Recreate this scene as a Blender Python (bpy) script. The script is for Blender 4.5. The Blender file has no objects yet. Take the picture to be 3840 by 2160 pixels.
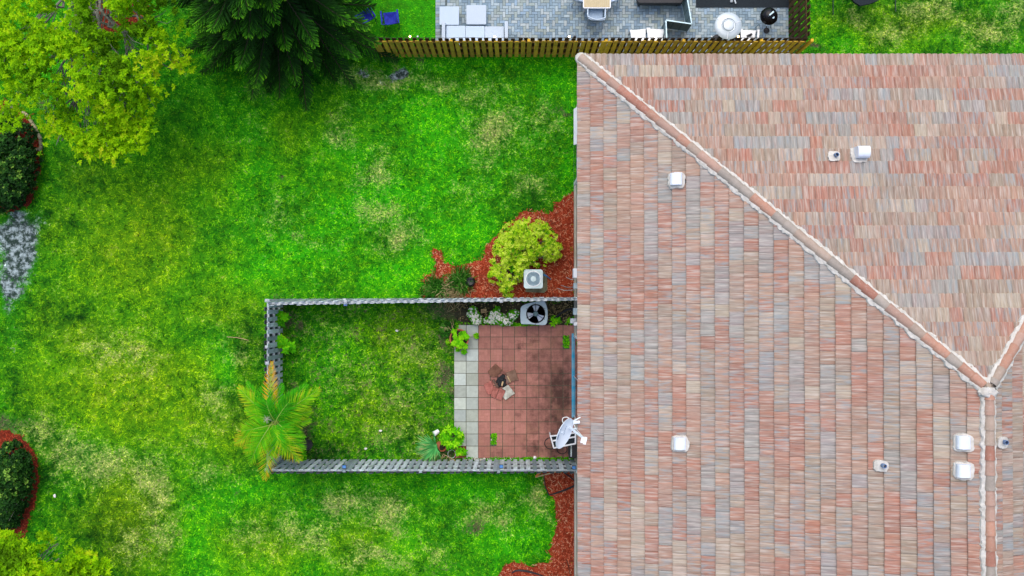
import bpy, bmesh, math, random
import numpy as np
from mathutils import Vector, Matrix

# ------------------------------------------------------------------ camera, light, exposure
S = bpy.context.scene
COL = S.collection
CAM_H, FOC, TILT = 30.0, 3360.0, math.atan(41.0 / 3360.0)
cam_d = bpy.data.cameras.new("Camera")
cam = bpy.data.objects.new("Camera", cam_d)
COL.objects.link(cam)
cam.location = (0, 0, CAM_H)
cam.rotation_euler = (TILT, 0, 0)
cam_d.sensor_width = 36.0
cam_d.lens = 36.0 * FOC / 3840.0
cam_d.clip_end = 3000.0
S.camera = cam

SUN_EL, SUN_AZ = math.radians(64), math.radians(-6)      # azimuth from +Y (top of the picture) towards +X
w = bpy.data.worlds.new("World")
S.world = w
w.use_nodes = True
nt = w.node_tree
nt.nodes.clear()
sky = nt.nodes.new("ShaderNodeTexSky")
sky.sky_type = 'NISHITA'
sky.sun_disc = False
sky.sun_elevation = SUN_EL
sky.sun_rotation = SUN_AZ
sky.dust_density = 3.0
sky.air_density = 1.0
sky.ozone_density = 1.0
bg = nt.nodes.new("ShaderNodeBackground")
bg.inputs[1].default_value = 0.15
wo = nt.nodes.new("ShaderNodeOutputWorld")
nt.links.new(sky.outputs[0], bg.inputs[0])
nt.links.new(bg.outputs[0], wo.inputs[0])

sun_d = bpy.data.lights.new("Sun", 'SUN')
sun_d.energy = 1.0
sun_d.angle = math.radians(70)
sun_d.color = (1.0, 0.95, 0.88)
sun = bpy.data.objects.new("Sun", sun_d)
COL.objects.link(sun)
sdir = Vector((math.cos(SUN_EL) * math.sin(SUN_AZ), math.cos(SUN_EL) * math.cos(SUN_AZ), math.sin(SUN_EL)))
sun.rotation_euler = (-sdir).to_track_quat('-Z', 'Y').to_euler()
sun.location = sdir * 60

S.view_settings.view_transform = 'Standard'
S.view_settings.look = 'None'
S.view_settings.exposure = 0.72
S.view_settings.gamma = 1.0
S.render.engine = 'CYCLES'
S.render.filter_size = 0.9
S.cycles.max_bounces = 6
S.cycles.diffuse_bounces = 3
S.cycles.transparent_max_bounces = 4

rng = np.random.default_rng(11)
R = random.Random(5)

# ------------------------------------------------------------------ helpers
def W(px, py, z=0.0):
    """point at height z seen at pixel (px,py) of the 3840x2160 photograph"""
    d = np.array([(px - 1920.0) / FOC, -(py - 1080.0) / FOC, -1.0])
    c, s = math.cos(TILT), math.sin(TILT)
    y = d[1] * c - d[2] * s
    zz = d[1] * s + d[2] * c
    t = (z - CAM_H) / zz
    return Vector((d[0] * t, y * t, z))

def Z(ox, oy, sc, pts, z=0.0):
    return [W(ox + x / sc, oy + y / sc, z) for x, y in pts]

def hsh(i, j, seed):
    n = (i * 374761393 + j * 668265263 + seed * 974634777) & 0xFFFFFFFF
    n = ((n ^ (n >> 13)) * 1274126177) & 0xFFFFFFFF
    return ((n ^ (n >> 16)) & 0xFFFF) / 65535.0

def vnoise(x, y, sc, seed=0):
    x = np.asarray(x, float) * sc + 1000; y = np.asarray(y, float) * sc + 1000
    i = np.floor(x).astype(np.int64); j = np.floor(y).astype(np.int64)
    fx = x - i; fy = y - j
    fx = fx * fx * (3 - 2 * fx); fy = fy * fy * (3 - 2 * fy)
    a = hsh(i, j, seed); b = hsh(i + 1, j, seed); c = hsh(i, j + 1, seed); d = hsh(i + 1, j + 1, seed)
    return (a * (1 - fx) + b * fx) * (1 - fy) + (c * (1 - fx) + d * fx) * fy

def fbm(x, y, sc, seed=0, oct=4):
    t = 0; a = 0.5; s = 0
    for k in range(oct):
        t = t + a * vnoise(x, y, sc * 2 ** k, seed + k * 17); s += a; a *= 0.5
    return t / s

def in_poly(x, y, poly):
    r = np.zeros(x.shape, bool)
    n = len(poly)
    for i in range(n):
        x1, y1 = poly[i][0], poly[i][1]; x2, y2 = poly[(i + 1) % n][0], poly[(i + 1) % n][1]
        if y1 == y2: continue
        c = ((y1 > y) != (y2 > y)) & (x < (x2 - x1) * (y - y1) / (y2 - y1) + x1)
        r ^= c
    return r

def wloc(o):
    v = Vector((0, 0, 0))
    while o is not None:
        v = v + Vector(o.location); o = o.parent
    return v

def tag(o, label=None, cat=None, group=None, kind=None):
    if label: o['label'] = label
    if cat: o['category'] = cat
    if group: o['group'] = group
    if kind: o['kind'] = kind
    return o

def thing(name, label, cat, loc=(0, 0, 0), group=None):
    o = bpy.data.objects.new(name, None)
    o.empty_display_size = 0.1
    COL.objects.link(o)
    o.location = loc
    return tag(o, label, cat, group)

def link_mesh(me, name, m, parent=None, origin=None, smooth=False, flat=False):
    o = bpy.data.objects.new(name, me)
    COL.objects.link(o)
    if m is not None: me.materials.append(m)
    off = wloc(parent) if parent is not None else Vector((0, 0, 0))
    if origin is not None: off = Vector(origin)
    if off.length > 0: me.transform(Matrix.Translation(-off))
    if parent is not None:
        o.parent = parent
        if origin is not None: o.location = Vector(origin) - wloc(parent)
    elif origin is not None:
        o.location = origin
    if smooth:
        me.polygons.foreach_set('use_smooth', [True] * len(me.polygons))
    elif flat:
        me.polygons.foreach_set('use_smooth', [False] * len(me.polygons))
    me.update()
    return o

def mesh_np(name, V, F, m, parent=None, origin=None, smooth=False, attrs=None, fcol=None, uv=None):
    """V (n,3); F (k,q) uniform polygons; attrs: {name: (n,)} point floats; fcol (k,4)"""
    V = np.asarray(V, np.float32); F = np.asarray(F, np.int32)
    me = bpy.data.meshes.new(name)
    k, q = F.shape
    me.vertices.add(len(V)); me.vertices.foreach_set('co', V.ravel())
    me.loops.add(k * q); me.loops.foreach_set('vertex_index', F.ravel())
    me.polygons.add(k)
    me.polygons.foreach_set('loop_start', np.arange(0, k * q, q, dtype=np.int32))
    me.polygons.foreach_set('loop_total', np.full(k, q, np.int32))
    me.update(calc_edges=True)
    if attrs:
        for an, av in attrs.items():
            a = me.attributes.new(an, 'FLOAT', 'POINT'); a.data.foreach_set('value', np.asarray(av, np.float32))
    if fcol is not None:
        a = me.attributes.new('col', 'FLOAT_COLOR', 'CORNER')
        a.data.foreach_set('color', np.repeat(np.asarray(fcol, np.float32), q, axis=0).ravel())
    if uv is not None:
        l = me.uv_layers.new(name='UVMap')
        l.data.foreach_set('uv', np.asarray(uv, np.float32)[F.ravel()].ravel())
    me.validate()
    return link_mesh(me, name, m, parent, origin, smooth, not smooth)

class MB:
    def __init__(s):
        s.v = []; s.f = []; s.c = []
    def add(s, V, F, col=None):
        b = len(s.v)
        s.v.extend([tuple(p) for p in V])
        for f in F:
            s.f.append(tuple(i + b for i in f)); s.c.append(col)
        return s
    def box(s, c, size, rz=0.0, M=None, col=None, top=1.0):
        x, y, z = size[0] / 2, size[1] / 2, size[2] / 2
        P = [(-x, -y, -z), (x, -y, -z), (x, y, -z), (-x, y, -z), (-x * top, -y * top, z), (x * top, -y * top, z), (x * top, y * top, z), (-x * top, y * top, z)]
        if M is None: M = Matrix.Rotation(rz, 3, 'Z')
        P = [M @ Vector(p) + Vector(c) for p in P]
        return s.add(P, [(0, 3, 2, 1), (4, 5, 6, 7), (0, 1, 5, 4), (1, 2, 6, 5), (2, 3, 7, 6), (3, 0, 4, 7)], col)
    def bar(s, a, b, wd, ht, col=None, roll=0):
        a = Vector(a); b = Vector(b); d = b - a
        q = d.to_track_quat('X', 'Z').to_matrix() @ Matrix.Rotation(roll, 3, 'X')
        return s.box((a + b) / 2, (d.length, wd, ht), M=q, col=col)
    def tube(s, pts, r, n=8, col=None, cap=True):
        pts = [Vector(p) for p in pts]
        rr = r if isinstance(r, (list, tuple)) else [r] * len(pts)
        V = []; F = []
        up = Vector((0, 0, 1))
        for i, p in enumerate(pts):
            t = (pts[min(i + 1, len(pts) - 1)] - pts[max(i - 1, 0)])
            t.normalize()
            a = t.cross(up)
            if a.length < 1e-3: a = t.cross(Vector((1, 0, 0)))
            a.normalize(); b = t.cross(a)
            for k in range(n):
                an = 2 * math.pi * k / n
                V.append(p + (a * math.cos(an) + b * math.sin(an)) * rr[i])
        for i in range(len(pts) - 1):
            for k in range(n):
                F.append((i * n + k, i * n + (k + 1) % n, (i + 1) * n + (k + 1) % n, (i + 1) * n + k))
        if cap:
            F.append(tuple(range(n - 1, -1, -1))); F.append(tuple((len(pts) - 1) * n + k for k in range(n)))
        return s.add(V, F, col)
    def lathe(s, prof, n=24, c=(0, 0, 0), M=None, col=None, cap=True):
        V = []; F = []; m = len(prof)
        for (r, z) in prof:
            for k in range(n):
                a = 2 * math.pi * k / n
                p = Vector((r * math.cos(a), r * math.sin(a), z))
                if M is not None: p = M @ p
                V.append(p + Vector(c))
        for i in range(m - 1):
            for k in range(n):
                F.append((i * n + k, i * n + (k + 1) % n, (i + 1) * n + (k + 1) % n, (i + 1) * n + k))
        if cap and prof[0][0] > 1e-4: F.append(tuple(range(n - 1, -1, -1)))
        if cap and prof[-1][0] > 1e-4: F.append(tuple((m - 1) * n + k for k in range(n)))
        return s.add(V, F, col)
    def prism(s, poly, z0, z1, col=None, sc=1.0):
        n = len(poly)
        cx = sum(p[0] for p in poly) / n; cy = sum(p[1] for p in poly) / n
        V = [(p[0], p[1], z0) for p in poly] + [(cx + (p[0] - cx) * sc, cy + (p[1] - cy) * sc, z1) for p in poly]
        ar = sum(poly[i][0] * poly[(i + 1) % n][1] - poly[(i + 1) % n][0] * poly[i][1] for i in range(n))
        F = []
        if ar > 0:
            F = [tuple(range(n - 1, -1, -1)), tuple(range(n, 2 * n))] + [(i, (i + 1) % n, n + (i + 1) % n, n + i) for i in range(n)]
        else:
            F = [tuple(range(n)), tuple(range(2 * n - 1, n - 1, -1))] + [((i + 1) % n, i, n + i, n + (i + 1) % n) for i in range(n)]
        return s.add(V, F, col)
    def build(s, name, m, parent=None, origin=None, smooth=False, bevel=0.0, seg=2):
        me = bpy.data.meshes.new(name)
        me.from_pydata(s.v, [], s.f)
        if any(c is not None for c in s.c):
            a = me.attributes.new('col', 'FLOAT_COLOR', 'CORNER')
            buf = []
            for p, c in zip(me.polygons, s.c):
                c = c or (.5, .5, .5)
                buf.extend([c[0], c[1], c[2], c[3] if len(c) > 3 else 1.0] * p.loop_total)
            a.data.foreach_set('color', buf)
        if bevel > 0:
            bm = bmesh.new(); bm.from_mesh(me)
            bmesh.ops.remove_doubles(bm, verts=bm.verts, dist=1e-5)
            es = [e for e in bm.edges if len(e.link_faces) == 2 and e.calc_face_angle(0) > 0.5]
            bmesh.ops.bevel(bm, geom=es, offset=bevel, segments=seg, profile=0.6, affect='EDGES', clamp_overlap=True)
            bm.to_mesh(me); bm.free()
        o = link_mesh(me, name, m, parent, origin, smooth)
        if smooth:
            try: me.set_sharp_from_angle(angle=math.radians(40))
            except Exception: pass
        return o

def rrect(x0, x1, y0, y1, r, n=5):
    P = []
    for cx, cy, a0 in ((x1 - r, y1 - r, 0), (x0 + r, y1 - r, 90), (x0 + r, y0 + r, 180), (x1 - r, y0 + r, 270)):
        for k in range(n + 1):
            a = math.radians(a0 + 90 * k / n)
            P.append((cx + r * math.cos(a), cy + r * math.sin(a)))
    return P

def copy_tree(o, parent=None):
    c = o.copy(); COL.objects.link(c)
    if parent is not None: c.parent = parent
    for ch in list(o.children): copy_tree(ch, c)
    return c

# ------------------------------------------------------------------ materials
class NT:
    def __init__(s, name):
        s.m = bpy.data.materials.new(name); s.m.use_nodes = True
        s.t = s.m.node_tree; s.t.nodes.clear()
        s.out = s.n('ShaderNodeOutputMaterial')
        s.p = s.n('ShaderNodeBsdfPrincipled')
        s.l(s.p.outputs[0], s.out.inputs[0])
        try: s.p.inputs['Specular IOR Level'].default_value = 0.3
        except Exception: pass
    def n(s, t, **k):
        o = s.t.nodes.new(t)
        for a, b in k.items(): setattr(o, a, b)
        return o
    def l(s, a, b): s.t.links.new(a, b)
    def val(s, x, inp):
        if isinstance(x, (int, float)): inp.default_value = x
        elif isinstance(x, (tuple, list)): inp.default_value = tuple(x) + ((1.0,) if len(x) == 3 and len(inp.default_value) == 4 else ())
        else: s.l(x, inp)
    def noise(s, vec, scale, detail=4, rough=.55, out=0):
        o = s.n('ShaderNodeTexNoise'); o.inputs['Scale'].default_value = scale
        o.inputs['Detail'].default_value = detail; o.inputs['Roughness'].default_value = rough
        if vec is not None: s.l(vec, o.inputs['Vector'])
        return o.outputs[out]
    def math(s, op, a, b=0.0, clamp=False):
        o = s.n('ShaderNodeMath', operation=op, use_clamp=clamp)
        s.val(a, o.inputs[0]); s.val(b, o.inputs[1]); return o.outputs[0]
    def mrange(s, x, a, b, c=0.0, d=1.0):
        o = s.n('ShaderNodeMapRange'); s.val(x, o.inputs[0])
        for i, q in enumerate((a, b, c, d)): s.val(q, o.inputs[i + 1])
        return o.outputs[0]
    def mix(s, f, a, b, mode='MIX'):
        o = s.n('ShaderNodeMix', data_type='RGBA', blend_type=mode)
        s.val(f, o.inputs[0]); s.val(a, o.inputs[6]); s.val(b, o.inputs[7]); return o.outputs[2]
    def attr(s, name, out='Fac'):
        return s.n('ShaderNodeAttribute', attribute_name=name).outputs[out]
    def obj(s): return s.n('ShaderNodeTexCoord').outputs['Object']
    def pos(s): return s.n('ShaderNodeNewGeometry').outputs['Position']
    def mapv(s, vec, scale):
        o = s.n('ShaderNodeMapping'); s.l(vec, o.inputs[0]); o.inputs['Scale'].default_value = scale; return o.outputs[0]
    def bump(s, h, st, dist=.01):
        o = s.n('ShaderNodeBump'); o.inputs['Strength'].default_value = st; o.inputs['Distance'].default_value = dist
        s.l(h, o.inputs['Height']); s.l(o.outputs[0], s.p.inputs['Normal'])
    def base(s, c): s.val(c, s.p.inputs['Base Color'])
    def ramp(s, f, stops):
        o = s.n('ShaderNodeValToRGB'); s.l(f, o.inputs[0])
        e = o.color_ramp.elements
        while len(e) < len(stops): e.new(0.5)
        for i, (p, c) in enumerate(stops):
            e[i].position = p; e[i].color = tuple(c) + (1.0,)
        return o.outputs[0]

def mat(name, c1, c2=None, scale=6.0, detail=5, rough=.7, bump=0.0, bscale=60, metal=0.0, rnd=0.0, stretch=None, spec=None, contrast=(.35, .65), usecol=False):
    m = NT(name)
    v = m.obj()
    if stretch: v = m.mapv(v, stretch)
    c2 = c2 or tuple(x * .75 for x in c1)
    f = m.mrange(m.noise(v, scale, detail), contrast[0], contrast[1])
    c = m.mix(f, c1, c2)
    if usecol:
        c = m.mix(1.0, c, m.attr('col', 'Color'), 'MULTIPLY')
    if rnd > 0:
        o = m.n('ShaderNodeObjectInfo')
        h = m.n('ShaderNodeHueSaturation'); m.l(c, h.inputs['Color'])
        m.l(m.mrange(o.outputs['Random'], 0, 1, 1 - rnd, 1 + rnd), h.inputs['Value'])
        c = h.outputs[0]
    m.base(c)
    m.p.inputs['Roughness'].default_value = rough
    m.p.inputs['Metallic'].default_value = metal
    if spec is not None: m.p.inputs['Specular IOR Level'].default_value = spec
    if bump > 0: m.bump(m.noise(v, bscale, 4), bump)
    return m.m

def leafmat(name, stops, trans=.25, rough=.65, spec=.06):
    m = NT(name)
    c = m.ramp(m.attr('rnd'), stops)
    c = m.mix(m.mrange(m.noise(m.obj(), 2.5, 3), .35, .65, 0, .45), c, m.mix(1.0, c, (.45, .5, .4), 'MULTIPLY'))
    m.base(c); m.p.inputs['Roughness'].default_value = rough
    m.p.inputs['Specular IOR Level'].default_value = spec
    if trans > 0:
        t = m.n('ShaderNodeBsdfTranslucent'); m.l(c, t.inputs[0])
        x = m.n('ShaderNodeMixShader'); x.inputs[0].default_value = trans
        m.l(m.p.outputs[0], x.inputs[1]); m.l(t.outputs[0], x.inputs[2]); m.l(x.outputs[0], m.out.inputs[0])
    return m.m

def lawn_mat():
    m = NT('lawn_grass')
    sep = m.n('ShaderNodeSeparateXYZ'); m.l(m.pos(), sep.inputs[0])
    cb = m.n('ShaderNodeCombineXYZ'); m.l(sep.outputs[0], cb.inputs[0]); m.l(sep.outputs[1], cb.inputs[1])
    p = cb.outputs[0]
    nA = m.noise(p, .55, 4, .6); nB = m.noise(p, 2.2, 6, .72); nC = m.noise(p, 13, 4, .7); nD = m.noise(p, 1.1, 5, .65)
    g = m.math('ADD', m.math('MULTIPLY', nA, .4), m.math('MULTIPLY', nB, .6))
    g = m.math('ADD', g, m.math('MULTIPLY', m.math('SUBTRACT', m.attr('lush'), .5), .42))
    g = m.math('ADD', g, m.math('MULTIPLY', m.math('SUBTRACT', nC, .5), .25))
    c = m.ramp(g, [(.28, LAWN['dark']), (.46, LAWN['mid']), (.66, LAWN['bright'])])
    fy = m.math('ADD', m.attr('yel'), m.math('ADD', m.math('MULTIPLY', m.math('SUBTRACT', nD, .5), 1.1), m.math('MULTIPLY', m.math('SUBTRACT', nC, .5), .5)))
    c = m.mix(m.mrange(fy, .05, .75, 0, .95), c, m.mix(m.mrange(nB, .38, .62), LAWN['yel2'], LAWN['yel']))
    fs = m.math('ADD', m.attr('straw'), m.math('ADD', m.math('MULTIPLY', m.math('SUBTRACT', nB, .5), 1.7), m.math('MULTIPLY', m.math('SUBTRACT', nC, .5), 1.3)))
    c = m.mix(m.mrange(fs, .20, .78, 0, .88), c, m.mix(m.mrange(nC, .35, .6), LAWN['straw2'], LAWN['straw']))
    fb = m.math('ADD', m.attr('bare'), m.math('ADD', m.math('MULTIPLY', m.math('SUBTRACT', nB, .5), 1.4), m.math('MULTIPLY', m.math('SUBTRACT', nC, .5), 1.3)))
    c = m.mix(m.mrange(fb, .30, .7, 0, .92), c, m.mix(m.mrange(nC, .35, .65), LAWN['soil'], LAWN['soil2']))
    fd = m.math('ADD', m.attr('sand'), m.math('ADD', m.math('MULTIPLY', m.math('SUBTRACT', nB, .5), 1.6), m.math('MULTIPLY', m.math('SUBTRACT', nC, .5), .9)))
    c = m.mix(m.mrange(fd, .4, .75, 0, .95), c, m.mix(m.mrange(m.noise(p, 5, 6, .75), .40, .54), LAWN['sand'], LAWN['sand2']))
    h = m.n('ShaderNodeHueSaturation'); m.l(c, h.inputs['Color'])
    m.l(m.mrange(m.attr('rnd'), 0, 1, .22, 1.85), h.inputs['Value'])
    m.l(m.mrange(m.attr('rnd'), 0, 1, .53, .475), h.inputs['Hue'])
    c = h.outputs[0]
    m.base(c); m.p.inputs['Roughness'].default_value = .75; m.p.inputs['Specular IOR Level'].default_value = .10
    m.bump(nC, .5, .03)
    return m.m

LAWN = dict(dark=(.010, .066, .001), mid=(.050, .255, .001), bright=(.078, .48, .001), yel=(.28, .45, .002), yel2=(.12, .30, .001),
            straw=(.58, .57, .20), straw2=(.18, .32, .01), soil=(.045, .045, .03), soil2=(.13, .11, .06),
            sand=(.46, .55, .56), sand2=(.03, .045, .045))
M = {}
M['lawn'] = lawn_mat()

def roof_mat():
    m = NT('roof_tile')
    uv = m.n('ShaderNodeUVMap').outputs[0]
    a = m.n('ShaderNodeAttribute', attribute_name='col')
    s0 = m.noise(m.mapv(uv, (9, 1.1, 1)), 1.0, 4, .6)
    s1 = m.noise(m.mapv(uv, (46, 2.4, 1)), 1.0, 5, .6)
    s2 = m.noise(m.mapv(uv, (15, 2.0, 1)), 1.0, 4, .6)
    s3 = m.noise(m.mapv(uv, (24, 1.7, 1)), 1.0, 3, .5)
    band = m.ramp(s0, [(.30, (.40, .17, .11)), (.42, (.42, .25, .175)), (.54, (.36, .28, .21)), (.68, (.45, .36, .275))])
    c = m.mix(.36, a.outputs['Color'], band)
    c = m.mix(m.mrange(s1, .36, .62, 0, .8), c, m.mix(1.0, c, (.60, .58, .57), 'MULTIPLY'))
    c = m.mix(m.mrange(s3, .50, .66, 0, .5), c, (.52, .46, .40))
    blue = m.math('MULTIPLY', m.mrange(s2, .47, .64), a.outputs['Alpha'])
    c = m.mix(m.math('MULTIPLY', blue, .8), c, (.25, .275, .275))
    c = m.mix(m.mrange(s2, .70, .80, 0, .55), c, (.10, .12, .15))
    c = m.mix(m.mrange(m.noise(m.obj(), 1.1, 5, .6), .45, .75, 0, .22), c, (.21, .17, .14))
    m.base(c); m.p.inputs['Roughness'].default_value = .62
    m.bump(m.noise(m.mapv(uv, (60, 12, 1)), 1.0, 4), .25, .006)
    return m.m
M['roof'] = roof_mat()

def wood_mat(name, c1, c2, dark, dirt=(.05, .05, .03), algae=None):
    m = NT(name)
    v = m.obj(); info = m.n('ShaderNodeObjectInfo')
    off = m.n('ShaderNodeVectorMath', operation='ADD'); m.l(v, off.inputs[0])
    cx = m.n('ShaderNodeCombineXYZ'); m.l(m.math('MULTIPLY', info.outputs['Random'], 91.0), cx.inputs[0]); m.l(m.math('MULTIPLY', info.outputs['Random'], 37.0), cx.inputs[2]); m.l(cx.outputs[0], off.inputs[1])
    v = off.outputs[0]
    g = m.noise(m.mapv(v, (40, 40, 2.2)), 1.0, 5, .6)
    c = m.mix(m.mrange(info.outputs['Random'], 0, 1), c1, c2)
    c = m.mix(m.mrange(g, .38, .68, 0, .6), c, dark)
    c = m.mix(m.mrange(m.noise(v, 3.0, 4, .6), .5, .72, 0, .55), c, dirt)
    if algae: c = m.mix(m.mrange(m.noise(v, 1.6, 4, .6), .48, .7, 0, .6), c, algae)
    m.base(c); m.p.inputs['Roughness'].default_value = .8; m.p.inputs['Specular IOR Level'].default_value = .2
    m.bump(g, .3, .004)
    return m.m
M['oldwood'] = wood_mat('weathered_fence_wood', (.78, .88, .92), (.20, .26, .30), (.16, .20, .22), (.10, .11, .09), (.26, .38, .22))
M['gapshade_wood'] = wood_mat('gap_shade_grey_wood', (.07, .09, .10), (.04, .05, .055), (.03, .035, .035), (.025, .03, .02))  # far-side pickets: shade between the boards is put into the wood colour
M['oldwood_light'] = wood_mat('pale_weathered_wood', (.66, .70, .72), (.46, .51, .54), (.28, .32, .34), (.18, .19, .17))
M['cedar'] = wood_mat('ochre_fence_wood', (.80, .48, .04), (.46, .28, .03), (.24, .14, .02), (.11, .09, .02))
M['gapshade_cedar'] = wood_mat('gap_shade_ochre_wood', (.05, .03, .012), (.035, .02, .009), (.02, .012, .006))  # darkened ochre copy for far-side pickets, paints the shade seen through the gaps
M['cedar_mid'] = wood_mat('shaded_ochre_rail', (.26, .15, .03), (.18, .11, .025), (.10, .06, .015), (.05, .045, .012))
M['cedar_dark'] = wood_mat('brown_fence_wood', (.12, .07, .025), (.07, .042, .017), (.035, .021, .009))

M['stucco'] = mat('cream_stucco', (.52, .50, .42), (.40, .39, .30), 3, rough=.9, bump=.3)
M['mortar'] = mat('white_mortar', (.60, .57, .52), (.46, .43, .38), 9, rough=.9, bump=.6, bscale=40)
M['white'] = mat('white_paint', (.80, .81, .82), (.72, .73, .75), 5, rough=.45)
M['whiteplastic'] = mat('white_plastic', (.82, .83, .82), (.70, .72, .72), 6, rough=.4)
M['ventwhite'] = mat('white_metal_vent', (.74, .78, .84), (.64, .69, .76), 4, rough=.35)
M['bluepipe'] = mat('blue_grey_pipe', (.16, .25, .42), (.10, .15, .25), 8, rough=.5)
M['glass'] = mat('dark_window_glass', (.02, .025, .03), (.03, .035, .04), 2, rough=.05, spec=.6)
M['bluesill'] = mat('blue_door_track', (.01, .30, .50), (.20, .40, .50), 5, rough=.5)
M['dark'] = mat('black_plastic', (.012, .013, .016), (.02, .021, .024), 8, rough=.5)
M['rubber'] = mat('black_mat', (.006, .011, .016), (.012, .02, .026), 30, rough=.8, bump=.4)
M['acgrey'] = mat('grey_painted_metal', (.42, .52, .56), (.35, .44, .47), 4, rough=.5)
M['aclight'] = mat('pale_grey_metal', (.55, .66, .68), (.45, .56, .58), 4, rough=.5)
M['acgrille'] = mat('blue_grey_grille', (.30, .42, .50), (.24, .34, .42), 9, rough=.5)
M['blade'] = mat('pale_fan_blade', (.50, .57, .66), (.38, .45, .55), 9, rough=.4)
M['conc'] = mat('stained_concrete', (.25, .24, .16), (.13, .13, .08), 9, rough=.9, bump=.4)
M['terra'] = mat('terracotta', (.42, .13, .06), (.30, .09, .045), 9, rough=.8, bump=.2)
M['potsoil'] = mat('potting_soil', (.018, .012, .009), (.05, .035, .025), 30, rough=.95, bump=.7)
M['char'] = mat('charred_ash', (.006, .006, .007), (.03, .032, .035), 22, rough=.9, bump=.8, bscale=50)
M['wicker'] = mat('grey_wicker', (.52, .62, .72), (.44, .54, .64), 60, rough=.6, stretch=(1, 8, 8), bump=.4)
M['wicker2'] = mat('grey_wicker_cross', (.54, .62, .70), (.42, .50, .58), 60, rough=.6, stretch=(8, 1, 8), bump=.4)
M['wickchair'] = mat('blue_grey_weave', (.34, .44, .56), (.26, .35, .45), 50, rough=.6, bump=.3)
M['slat'] = mat('beige_table_slats', (.55, .44, .24), (.42, .34, .19), 14, rough=.5, stretch=(10, .6, 1))
M['bluefab'] = mat('blue_fabric', (.012, .03, .40), (.006, .012, .22), 12, rough=.7)
M['galv'] = mat('galvanised_metal', (.45, .60, .66), (.36, .50, .56), 6, rough=.35, metal=.3)
M['mesh'] = mat('dark_grey_mesh', (.10, .17, .18), (.07, .12, .13), 20, rough=.7)
M['heater'] = mat('polished_reflector', (.50, .55, .58), (.42, .47, .50), 3, rough=.38, metal=.3)
M['dish'] = mat('pale_dish_paint', (.80, .87, .92), (.74, .83, .90), 3, rough=.45)
M['dishmark'] = mat('grey_print', (.22, .33, .48), (.20, .30, .44), 5, rough=.5)
M['stick'] = mat('pale_wood_stick', (.55, .40, .22), (.42, .28, .14), 9, rough=.8)
M['ostick'] = mat('orange_wood', (.55, .20, .045), (.42, .14, .03), 9, rough=.8)
M['bark'] = mat('grey_bark', (.22, .22, .18), (.12, .12, .09), 14, rough=.9, bump=.6, stretch=(1, 1, .3))
M['darkbark'] = mat('brown_bark', (.06, .045, .03), (.035, .026, .018), 14, rough=.9, bump=.6)
M['edging'] = mat('tan_edging_brick', (.42, .36, .22), (.28, .24, .14), 7, rough=.9, bump=.3, rnd=.15)
M['pebble'] = mat('pale_pebbles', (.62, .60, .52), (.42, .40, .32), 30, rough=.8)
M['post_cap'] = mat('pale_post_cap', (.44, .46, .48), (.34, .36, .38), 6, rough=.5)
M['glossblack'] = mat('black_glaze', (.005, .005, .006), (.008, .008, .010), 6, rough=.12, spec=.25)
M['solarblue'] = mat('blue_solar_panel', (.05, .17, .42), (.09, .25, .55), 6, rough=.25)
M['rosetan'] = mat('litter_paper', (.75, .75, .70), (.65, .62, .55), 8, rough=.8)

def bulb_mat():
    m = NT('lit_bulb'); m.base((1, .8, .45))
    m.p.inputs['Emission Color'].default_value = (1, .62, .2, 1); m.p.inputs['Emission Strength'].default_value = 14
    return m.m
M['bulb'] = bulb_mat()

def mulch_mat(name, a, b, c_):
    m = NT(name)
    v = m.pos()
    n1 = m.noise(v, 1.2, 4, .6); n2 = m.noise(v, 26, 4, .7)
    c = m.mix(m.mrange(n2, .35, .65), a, b)
    c = m.mix(m.mrange(n1, .42, .66, 0, .75), c, c_)
    m.base(c); m.p.inputs['Roughness'].default_value = .95; m.p.inputs['Specular IOR Level'].default_value = .1
    m.bump(n2, .9, .03)
    return m.m
M['mulch'] = mulch_mat('red_mulch', (.40, .062, .022), (.18, .022, .009), (.13, .035, .020))
M['mulchdark'] = mulch_mat('dark_red_mulch', (.20, .028, .014), (.09, .012, .007), (.11, .03, .015))
M['dirt'] = mulch_mat('leaf_litter_soil', (.035, .035, .02), (.012, .014, .008), (.08, .07, .045))
def chip_mat(name, stops):
    m = NT(name); m.base(m.ramp(m.attr('rnd'), stops)); m.p.inputs['Roughness'].default_value = .9
    m.p.inputs['Specular IOR Level'].default_value = .1; return m.m
M['chips'] = chip_mat('red_mulch_chips', [(0, (.14, .014, .006)), (.45, (.33, .045, .018)), (.8, (.50, .11, .05)), (1, (.58, .34, .20))])

def paver_mat(name, stain=None, patt=30):
    m = NT(name)
    v = m.obj()
    c = m.attr('col', 'Color')
    c = m.mix(m.mrange(m.noise(v, patt, 4, .65), .35, .7, 0, .45), c, m.mix(1.0, c, (.6, .6, .6), 'MULTIPLY'))
    if stain:
        fs = m.math('ADD', m.attr('stain'), m.math('MULTIPLY', m.math('SUBTRACT', m.noise(v, 4.5, 5, .65), .5), 1.2))
        c = m.mix(m.mrange(fs, .15, .75, 0, .92), c, stain)
        c = m.mix(m.mrange(m.noise(v, 1.7, 4, .6), .52, .72, 0, .4), c, (.30, .16, .09))
    m.base(c); m.p.inputs['Roughness'].default_value = .8
    m.bump(m.noise(v, 55, 3), .25, .004)
    return m.m
M['redpaver'] = paver_mat('red_brick_paver', (.06, .028, .02))
M['whitepaver'] = paver_mat('pale_grey_paver', None, 8)
M['bluepaver'] = paver_mat('blue_grey_paver', None, 20)
M['joint'] = mat('joint_sand', (.10, .10, .07), (.05, .055, .035), 20, rough=.95)
M['bluejoint'] = mat('grey_joint_sand', (.12, .15, .15), (.08, .10, .10), 20, rough=.95)
M['stone'] = mat('fire_ring_stone', (1, 1, 1), (.62, .58, .55), 9, rough=.9, bump=.4, usecol=True)

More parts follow.
